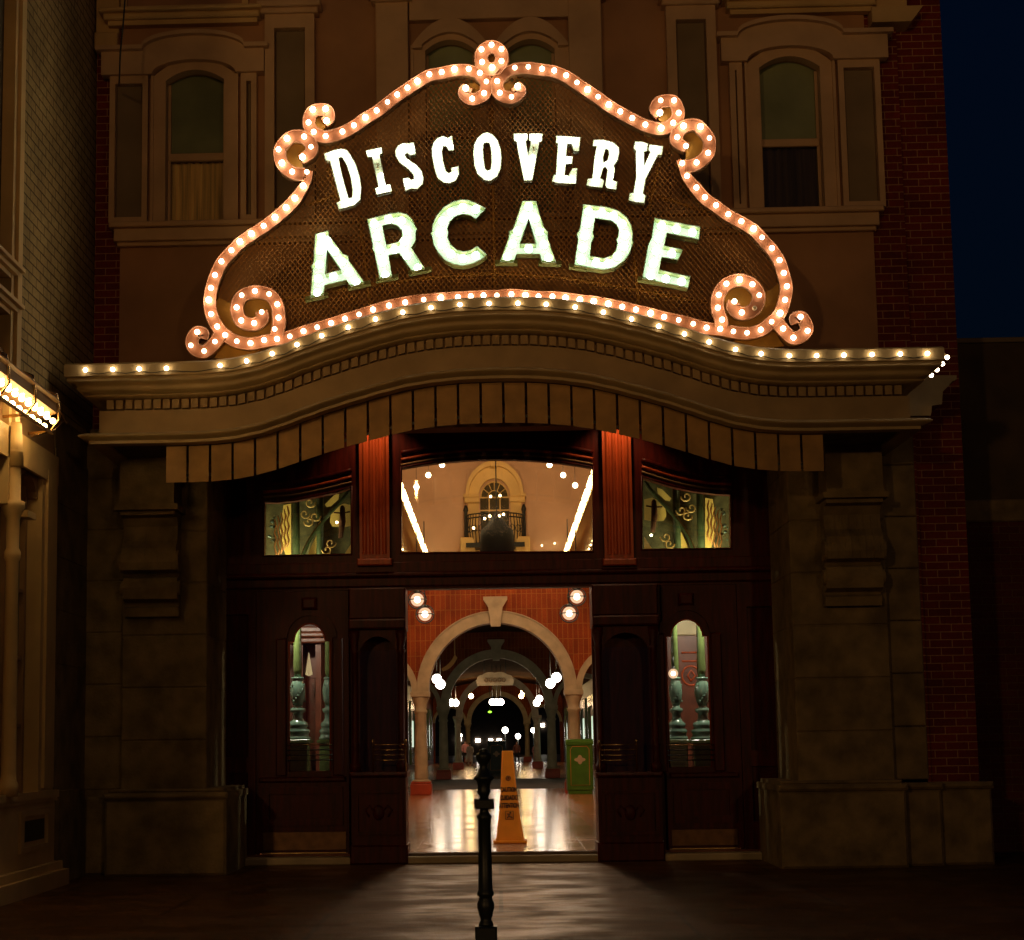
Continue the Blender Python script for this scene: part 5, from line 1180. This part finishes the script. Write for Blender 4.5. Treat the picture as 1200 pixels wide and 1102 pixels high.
# ================================================================== BEHIND THE SIDE TRANSOMS AND DOOR GLASS
M['backgreen'] = mat('dull_green_paint', (.10, .095, .035), .7, var=.5, vs=9)
M['gilt'] = mat('bright_gilding', (.75, .52, .16), .35, var=.2, bump=0)
M['drape'] = mat('drapery', (.55, .26, .07), .5, var=.4, vs=14)
M['scrgreen'] = mat('verdigris_iron', (.055, .085, .032), .35, var=.3, vs=9)
def iron_screen(side):
    s = side
    YI = .85
    t = thing('iron_screen', 'green scrolled ironwork with yellow glass behind the %s transom' % ('left' if s < 0 else 'right'), 'screen', (s * 2.5, YI, 3.4), 'ornamental iron screens')
    I = (lambda px, py: (lambda q: (q.x, q.z))(at(px, py, YI))) if s < 0 else (lambda px, py: (lambda q: (q.x, q.z))(at(1167.5 - px, py - 7, YI)))
    bk = MB(); a, b = I(296, 660), I(425, 555)
    bk.box(a[0], b[0], YI + .5, YI + .54, 3.3, b[1] + .3); bk.build('back_panel', 'backgreen', t)
    col = MB()
    for px in (347, 375):
        x, z = I(px, 600); col.lathe([(.05, 3.4), (.05, 5.6)], x, YI, 10)
    col.build('post', 'scrgreen', t)
    br = MB()
    arcp = smooth([I(*q) for q in ((355, 652), (362, 636), (372, 620), (386, 603), (400, 588), (412, 572))], 5)
    br.tube([(u, YI - .04, v) for u, v in arcp], .028, 6); br.build('arched_brace', 'scrgreen', t)
    br = MB(); arcp = [(u, v) for u, v in arcp[:14]]; br.tube([(u - s * -.02, YI - .06, v) for u, v in arcp], .007, 5); br.build('brace_edge', 'brass', t)
    sc_ = MB()
    for (cx_, cy_, k) in ((358, 603, 1), (363, 612, -1), (370, 606, 1), (388, 637, 1), (384, 645, -1), (364, 590, 1)):
        for j0 in range(1):
            pts = []
            for j in range(14):
                an = j * .55; r_ = 6.5 - j * .42; pts.append(I(cx_ + k * r_ * math.cos(an), cy_ + r_ * math.sin(an)))
            sc_.tube([(u, YI - .07, v) for u, v in pts], .011, 5)
    sc_.build('scrollwork', 'gilt', t)
    ye = MB()
    for poly_ in ([(385, 610), (386, 600), (392, 592), (402, 588), (411, 590), (411, 614), (400, 616), (388, 615)], [(379, 589), (390, 578), (396, 576), (395, 583), (386, 591), (381, 592)], [(330, 590), (339, 588), (339, 650), (332, 648), (326, 620)], [(371, 622), (368, 650), (358, 650), (362, 640)], [(402, 648), (411, 634), (411, 650)]):
        ye.prism([I(*q) for q in poly_], YI + .2, YI + .21)
    ye.build('yellow_glass', 'yel', t)
    f = MB()
    x, z = I(402, 596); f.smooth = True; f.sphere((x, YI - .1, z), .03, 8, 6); f.smooth = False
    f.tube([(x, YI - .1, z), (x, YI - .1, z - .2), (x - .03, YI - .1, z - .42)], [.035, .045, .03], 7)
    a, b = I(392, 602), I(411, 601); f.tube([(a[0], YI - .1, a[1]), (x, YI - .1, z - .08), (b[0], YI - .1, b[1])], .012, 5); f.build('finial', 'vault', t)
    dr = MB()
    for k in range(5):
        pts = [I(323 + k * 3.6 + (2 if j % 2 else 0), 610 + j * 8 - k * 4) for j in range(7)]; dr.tube([(u, YI - .12 + .01 * k, v) for u, v in pts], [.008, .013, .010, .014, .010, .013, .008], 6)
    dr.build('gilded_drapery', 'drape', t)
    if s < 0: q = I(396, 614)
    else: q = I(1167.5 - 762, 629 + 7)
    l = MB(); l.smooth = True; l.sphere((q[0], YI - .15, q[1]), .018, 8, 6); l.build('tiny_bulb', 'globe_b', t)
    lf = MB(); 
    for k in range(9):
        u, v = I(319 + random.uniform(-4, 4), 620 + random.uniform(-16, 26)); lf.smooth = True; lf.sphere((u, YI - .1, v), random.uniform(.015, .035), 7, 5, (1, .5, .8))
    lf.build('leaf_cluster', 'teal', t)
iron_screen(-1); iron_screen(1)
def pedestal(px, yb_, Y, label, scale=1, globe=False):
    x = at(px, 850, Y).x
    z = lambda y: at(px, y, Y).z
    t = thing('cast_iron_lamp_post', label, 'post', (x, Y, 0), 'green cast iron posts inside the doors')
    p = MB(); p.box(x - .15 * scale, x + .15 * scale, Y - .15 * scale, Y + .15 * scale, 0, z(871), .01); p.box(x - .19 * scale, x + .19 * scale, Y - .19 * scale, Y + .19 * scale, z(870.9), z(867), .005); p.build('pedestal', 'green', t)
    r = [(.175, 866.9), (.175, 864), (.15, 863), (.15, 860), (.165, 859), (.165, 856), (.12, 853), (.14, 852), (.14, 848), (.09, 845), (.07, 842), (.07, 836), (.105, 834), (.105, 831), (.06, 829), (.06, 827)]
    p = MB(); p.lathe([(a * scale, z(b)) for a, b in r], x, Y, 20); p.build('moulded_base', 'teal', t)
    r = [(.06, 826.9), (.09, 820), (.105, 812), (.10, 805), (.075, 798), (.06, 797), (.085, 796), (.085, 794), (.05, 793.5)]
    p = MB(); p.lathe([(a * scale, z(b)) for a, b in r], x, Y, 20)
    for k in range(26):
        an = k * 2.4; zz_ = z(822 - (k % 7) * 3.2); rr_ = .095 * scale; p.smooth = True; p.sphere((x + rr_ * math.cos(an), Y + rr_ * math.sin(an), zz_), .016 * scale, 6, 4)
    p.build('urn', 'teal', t)
    p = MB(); p.lathe([(.05 * scale, z(793.4)), (.062 * scale, z(785)), (.05 * scale, z(730)), (.045 * scale, z(700))], x, Y, 16); p.build('shaft', 'green', t)
    return t
pedestal(349, 870, .95, 'green cast iron post in the left door glass, near its left edge')
pedestal(385, 870, 1.9, 'green cast iron post in the left door glass, half hidden at its right edge', .8)
pedestal(793, 866, .95, 'green cast iron post in the right door glass, near the globe light', .85)
pedestal(824, 862, .95, 'green cast iron post at the right edge of the right door glass')
globes(.75, [(789, 789.5)], .066, 'globe', 'small pale globe light in the right door glass', 'door lights', at(789, 770, .75).z)
# display cabinet behind the left door
x0, x1 = at(350, 800, 2.4).x, at(378, 800, 2.4).x
t = thing('display_cabinet', 'dark red display cabinet with cornice seen through the left door glass', 'cabinet', ((x0 + x1) / 2, 2.4, 0))
zc = at(365, 755, 2.4).z
p = MB(); p.box(x0, x0 + .08, 2.2, 2.6, 0, zc); p.box(x1 - .08, x1, 2.2, 2.9, 0, zc); p.box(x0, x1, 2.75, 2.9, 0, zc); p.box(x0, x1, 2.2, 2.9, 0, .25); p.build('carcass', 'wine', t)
p = MB(); p.box(x0 - .12, x1 + .12, 2.1, 2.95, zc + .001, zc + .08, .02); p.box(x0 - .17, x1 + .17, 2.05, 2.95, zc + .081, zc + .15, .02); p.box(x0 - .08, x1 + .08, 2.15, 2.95, zc + .151, zc + .24, .02); p.build('cornice', 'wine', t)
p = MB(); p.prism([(x0 + .12, zc - .45), ((x0 + x1) / 2, zc - .12), (x1 - .12, zc - .45), (x1 - .17, zc - .47), ((x0 + x1) / 2, zc - .2), (x0 + .17, zc - .47)], 2.18, 2.2); p.build('gable_trim', 'archstone', t)
p = MB(); p.box(x0 + .09, x1 - .09, 2.22, 2.226, .26, zc - .5); p.build('glass_front', 'glass', t)
# notice board panel behind the right door
x0, x1 = at(798, 800, 2.6).x, at(822, 800, 2.6).x
t = thing('panelled_screen', 'red panelled screen with round carved emblem seen through the right door glass', 'screen', ((x0 + x1) / 2, 2.6, 0))
p = MB(); p.box(x0 - .5, x1 + .5, 2.6, 2.7, 0, at(808, 745, 2.6).z); p.build('board', 'wine', t)
zc2 = at(808, 745, 2.6).z
p = MB(); p.box(x0 - .5, x1 + .5, 2.55, 2.72, zc2 + .001, zc2 + .5, .02); p.build('frieze', 'archstone', t)
cxx, czz = (x0 + x1) / 2, at(808, 792, 2.6).z
p = MB(); p.tube([(cxx + .13 * math.cos(a_), 2.59, czz + .14 * math.sin(a_)) for a_ in [2 * PI * j / 20 for j in range(20)]], .014, 6, True); p.tube([(cxx, 2.59, czz - .08), (cxx + .06, 2.59, czz), (cxx, 2.59, czz + .08), (cxx - .05, 2.59, czz), (cxx, 2.59, czz - .08)], .012, 5)
for z in (775, 765): p.tube([(x0 + .02, 2.59, at(808, z, 2.6).z), (x1 - .02, 2.59, at(808, z, 2.6).z)], .012, 5)
p.build('carved_emblem', 'redwood', t)
# dim plaster partition behind
p = MB(); p.box(-HW, -1.75, 3.6, 3.75, 0, 5.6); tag(p.build('partition', 'wine'), 'red panelled partition behind the left door glass', 'partition')
p = MB(); p.box(2.2, HW, 3.6, 3.75, 0, 5.6); tag(p.build('partition', 'wine'), 'red panelled partition behind the right door glass', 'partition')

# ================================================================== WET FLOOR CONE
YCo = 1.9
cz = lambda y: max(.0, at(597, y, YCo).z)
YCo = (lambda: 1.9)()
cone = thing('wet_floor_cone', 'tall orange caution cone with black writing standing in the doorway', 'cone', (at(597, 985, 1.9).x, 1.9, 0))
prof = [(880, 6.2), (881.5, 6.6), (905, 8), (925, 9.4), (952, 11.8), (965, 13.4), (976, 15.3), (984.5, 16.6)]
cxp = lambda y: 594.5 + (y - 880) * .031
mb = MB(); rows = []
pxm = 2000 / (1.9 + 22.3) * 1.005
for (y, h) in prof:
    q = at(cxp(y), y, 1.9); hw_ = h / pxm; rows.append((q.x, q.z, hw_))
ftz = 0.045
vs = []
for (x, z, h) in rows:
    b_ = h * .22
    for (dx, dy) in ((-h + b_, -h), (h - b_, -h), (h, -h + b_), (h, h - b_), (h - b_, h), (-h + b_, h), (-h, h - b_), (-h, -h + b_)): vs.append((x + dx, 1.9 + dy * .9, max(z, ftz)))
fs = [tuple(range(8))]
for i in range(len(rows) - 1):
    for k in range(8): fs.append((i * 8 + k, i * 8 + (k + 1) % 8, (i + 1) * 8 + (k + 1) % 8, (i + 1) * 8 + k))
mb.add(vs, fs); mb.build('cone_body', 'coneO', cone)
mb = MB(); bx = rows[-1][0]; mb.box(bx - .235, bx + .235, 1.9 - .22, 1.9 + .22, .001, ftz - .001, .012); mb.build('foot', 'coneO', cone)
def text(body, cx, z, y, size, name, parent, m='black', squash=1.0, tilt=0):
    c = bpy.data.curves.new(name, 'FONT'); c.body = body; c.size = size; c.align_x = 'CENTER'; c.align_y = 'CENTER'; c.extrude = .001; c.offset = size * .045
    o = bpy.data.objects.new(name, c); C.objects.link(o); dg = bpy.context.evaluated_depsgraph_get(); me = bpy.data.meshes.new_from_object(o.evaluated_get(dg))
    bpy.data.objects.remove(o)
    me.materials.clear(); me.materials.append(M[m]); oo = bpy.data.objects.new(name, me); C.objects.link(oo)
    oo.location = (cx, y, z); oo.rotation_euler = (R_(90) - tilt, 0, 0); oo.scale = (squash, 1, 1)
    oo.parent = parent; oo.matrix_parent_inverse = world(parent).inverted(); return oo
def coney(py):
    for (a, b) in zip(prof, prof[1:]):
        if a[0] <= py <= b[0]: h = a[1] + (b[1] - a[1]) * (py - a[0]) / (b[0] - a[0]); return at(cxp(py), py, 1.9), 1.9 - h / pxm * .9
for w_, py, sz, sq in (('CAUTION', 925.5, .062, .60), ('CUIDADO', 935, .064, .62), ('ATTENTION', 944, .064, .56)):
    q, y = coney(py); text(w_, q.x, q.z, y - .006, sz * 1.4, 'lettering', cone, squash=sq, tilt=-.11)
q, y = coney(955)
pg = MB(); pg.tube([(q.x + a, y - .008, q.z + b) for a, b in ((-.055, -.055), (.055, -.055), (.055, .055), (-.055, .055))], .004, 4, True)
pg.smooth = True; pg.sphere((q.x + .015, y - .008, q.z + .035), .012, 8, 5); pg.smooth = False
pg.tube([(q.x + .012, y - .008, q.z + .02), (q.x - .01, y - .008, q.z - .01), (q.x + .02, y - .008, q.z - .025), (q.x + .04, y - .008, q.z - .035)], .007, 5)
pg.tube([(q.x - .005, y - .008, q.z - .01), (q.x - .03, y - .008, q.z - .04)], .006, 5); pg.tube([(q.x, y - .008, q.z + .01), (q.x - .03, y - .008, q.z + .015)], .005, 5); pg.build('pictogram', 'black', cone)
q, y = coney(912); pg = MB(); pg.tube([(q.x + .03 * math.cos(a_), y - .006, q.z + .03 * math.sin(a_)) for a_ in [2 * PI * j / 14 for j in range(14)]], .004, 4, True); pg.tube([(q.x, y - .006, q.z - .015), (q.x, y - .006, q.z + .018)], .005, 4); pg.build('warning_mark', 'black', cone)

# ================================================================== BOLLARD
YB = -11.3; sB = 2000 / (YB + 22.3)
bo = thing('bollard', 'black cast iron bollard with turned rings standing in front of the doorway', 'bollard', (at(571, 1100, YB).x, YB, GZ))
bx = at(568, 980, YB).x
zbp = lambda y: at(568, y, YB).z
def bl(prof, name, n=24, sq=False):
    p = MB()
    if sq:
        for (y0, y1, h) in prof: p.box(bx - h / sB, bx + h / sB, YB - h / sB, YB + h / sB, zbp(y1), zbp(y0), .008)
    else: p.lathe([(h / sB, zbp(y)) for y, h in reversed(prof)], bx, YB, n)
    return p.build(name, 'iron', bo)
bl([(877.5, 1), (878.5, 4.5), (880, 5.2), (881.5, 4.2), (883, 8.2), (886, 9), (890, 8.3), (893, 6.5), (897, 4.8), (900, 4.8), (905, 7.2), (909, 9.5), (911.5, 12.4), (913.5, 11.5), (916, 8.5), (921, 7.2), (925, 7.2), (928, 8), (930.5, 7), (933, 5.4), (936.4, 5.6)], 'finial')
bl([(936.4, 948.2, 11.6)], 'square_collar', sq=True)
bl([(948.3, 5.4), (950, 5), (953, 6), (957, 9.3), (959, 9), (961, 7.6), (1000, 8.1), (1044, 8.7), (1046, 10.2), (1049, 10.2), (1051, 8), (1055, 8.4), (1059, 10.4), (1064, 10.4), (1069, 8.8), (1073, 8.2), (1076, 6.8), (1079, 6.8), (1082, 8.6), (1085, 9)], 'shaft', 10)
p = MB(); h = 12.6 / sB; zt = zbp(1085.1); p.box(bx - h, bx + h, YB - h, YB + h, GZ + .001, zt, .01); p.build('base_block', 'iron', bo)

# ================================================================== PEOPLE IN THE DISTANCE
def person(Y, px, py_feet, py_head, label, shirt, lower, flip=1, lean=0, skirt=False):
    f = at(px, py_feet, Y); f.z = 0; Ht = at(px, py_head, Y).z
    s = Ht / 1.72
    t = thing('person', label, 'person', f)
    def V(x, y, z): return Vector((f.x + x * s * flip, Y + y * s, z * s))
    J = [((0, 0, .95), .13), ((0, 0, 1.15), .125), ((0, 0, 1.35), .15), ((0, 0, 1.47), .06), ((0, -.01, 1.54), .055), ((0, -.015, 1.62), .095), ((0, -.015, 1.70), .07),
         ((-.19, 0, 1.38), .06), ((-.24, -.03, 1.12), .045), ((-.20, -.15, .92), .035), ((-.19, -.18, .84), .03),
         ((.19, 0, 1.38), .06), ((.26, .02, 1.12), .045), ((.24, -.06, .90), .035), ((.24, -.09, .82), .03),
         ((-.10, 0, .88), .09), ((-.13, -.06, .50), .06), ((-.15, .02, .10), .045), ((-.16, -.10, .04), .04),
         ((.10, 0, .88), .09), ((.12, .05, .50), .06), ((.14, .14, .12), .045), ((.14, .04, .04), .04)]
    Eg = [(0, 1), (1, 2), (2, 3), (3, 4), (4, 5), (5, 6), (2, 7), (7, 8), (8, 9), (9, 10), (2, 11), (11, 12), (12, 13), (13, 14), (0, 15), (15, 16), (16, 17), (17, 18), (0, 19), (19, 20), (20, 21), (21, 22)]
    me = bpy.data.meshes.new('body'); me.from_pydata([V(*j) for j, r in J], Eg, []); o = bpy.data.objects.new('body', me); C.objects.link(o)
    md = o.modifiers.new('skin', 'SKIN'); sv = me.skin_vertices[0].data
    for i, (j, r) in enumerate(J): sv[i].radius = (r * s, r * s * .8)
    sv[0].use_root = True
    ms = o.modifiers.new('sub', 'SUBSURF'); ms.levels = 1; ms.render_levels = 1
    dg = bpy.context.evaluated_depsgraph_get(); m2 = bpy.data.meshes.new_from_object(o.evaluated_get(dg)); bpy.data.objects.remove(o)
    m2.materials.clear(); m2.materials.append(M['skin']); ob = bpy.data.objects.new('body', m2); C.objects.link(ob); ob.parent = t; ob.matrix_parent_inverse = world(t).inverted()
    for p_ in m2.polygons: p_.use_smooth = True
    def shell(cond, m, name, off):
        import bmesh
        bm = bmesh.new(); bm.from_mesh(m2); bm.normal_update()
        for v in bm.verts: v.co += v.normal * off
        dele = [fc for fc in bm.faces if not cond((fc.calc_center_median() - Vector((f.x, Y, 0))) / s)]
        bmesh.ops.delete(bm, geom=dele, context='FACES'); mm = bpy.data.meshes.new(name); bm.to_mesh(mm); bm.free()
        mm.materials.clear(); mm.materials.append(M[m]); oc = bpy.data.objects.new(name, mm); C.objects.link(oc); oc.parent = t; oc.matrix_parent_inverse = world(t).inverted()
    shell(lambda c: .90 < c.z < 1.50 and not (abs(c.x) > .15 and c.z < 1.0), shirt, 'shirt', .02)
    shell(lambda c: c.z <= .96 and abs(c.x) < .20 and c.z > .09, lower, 'trousers', .018)
    shell(lambda c: c.z <= .09, 'darkcl', 'shoes', .015)
    hr = MB(); hr.smooth = True; hr.sphere(V(0, .02, 1.665), .105 * s, 10, 7, (1, 1, .85)); hr.build('hair', 'hair', t)
    if skirt:
        sk = MB(); c0 = V(.10, 0, 0); sk.lathe([(.30 * s, .28 * s), (.24 * s, .6 * s), (.14 * s, 1.02 * s)], c0.x, Y, 16); sk.build('coat', 'whitecl', t)
    return t
person(86, 545.5, 896, 868, 'person in a pink top walking left in the far passage', 'pink', 'darkcl', 1)
person(83, 551, 896, 871, 'person in a long pale coat beside the one in pink', 'whitecl', 'whitecl', -1, skirt=True)
person(80, 628, 897, 871, 'person in pink half hidden behind the right far columns', 'pink', 'pink', 1)
person(88, 606, 896, 869, 'person in dark red clothes standing before the far right column', 'wine', 'darkcl', -1)
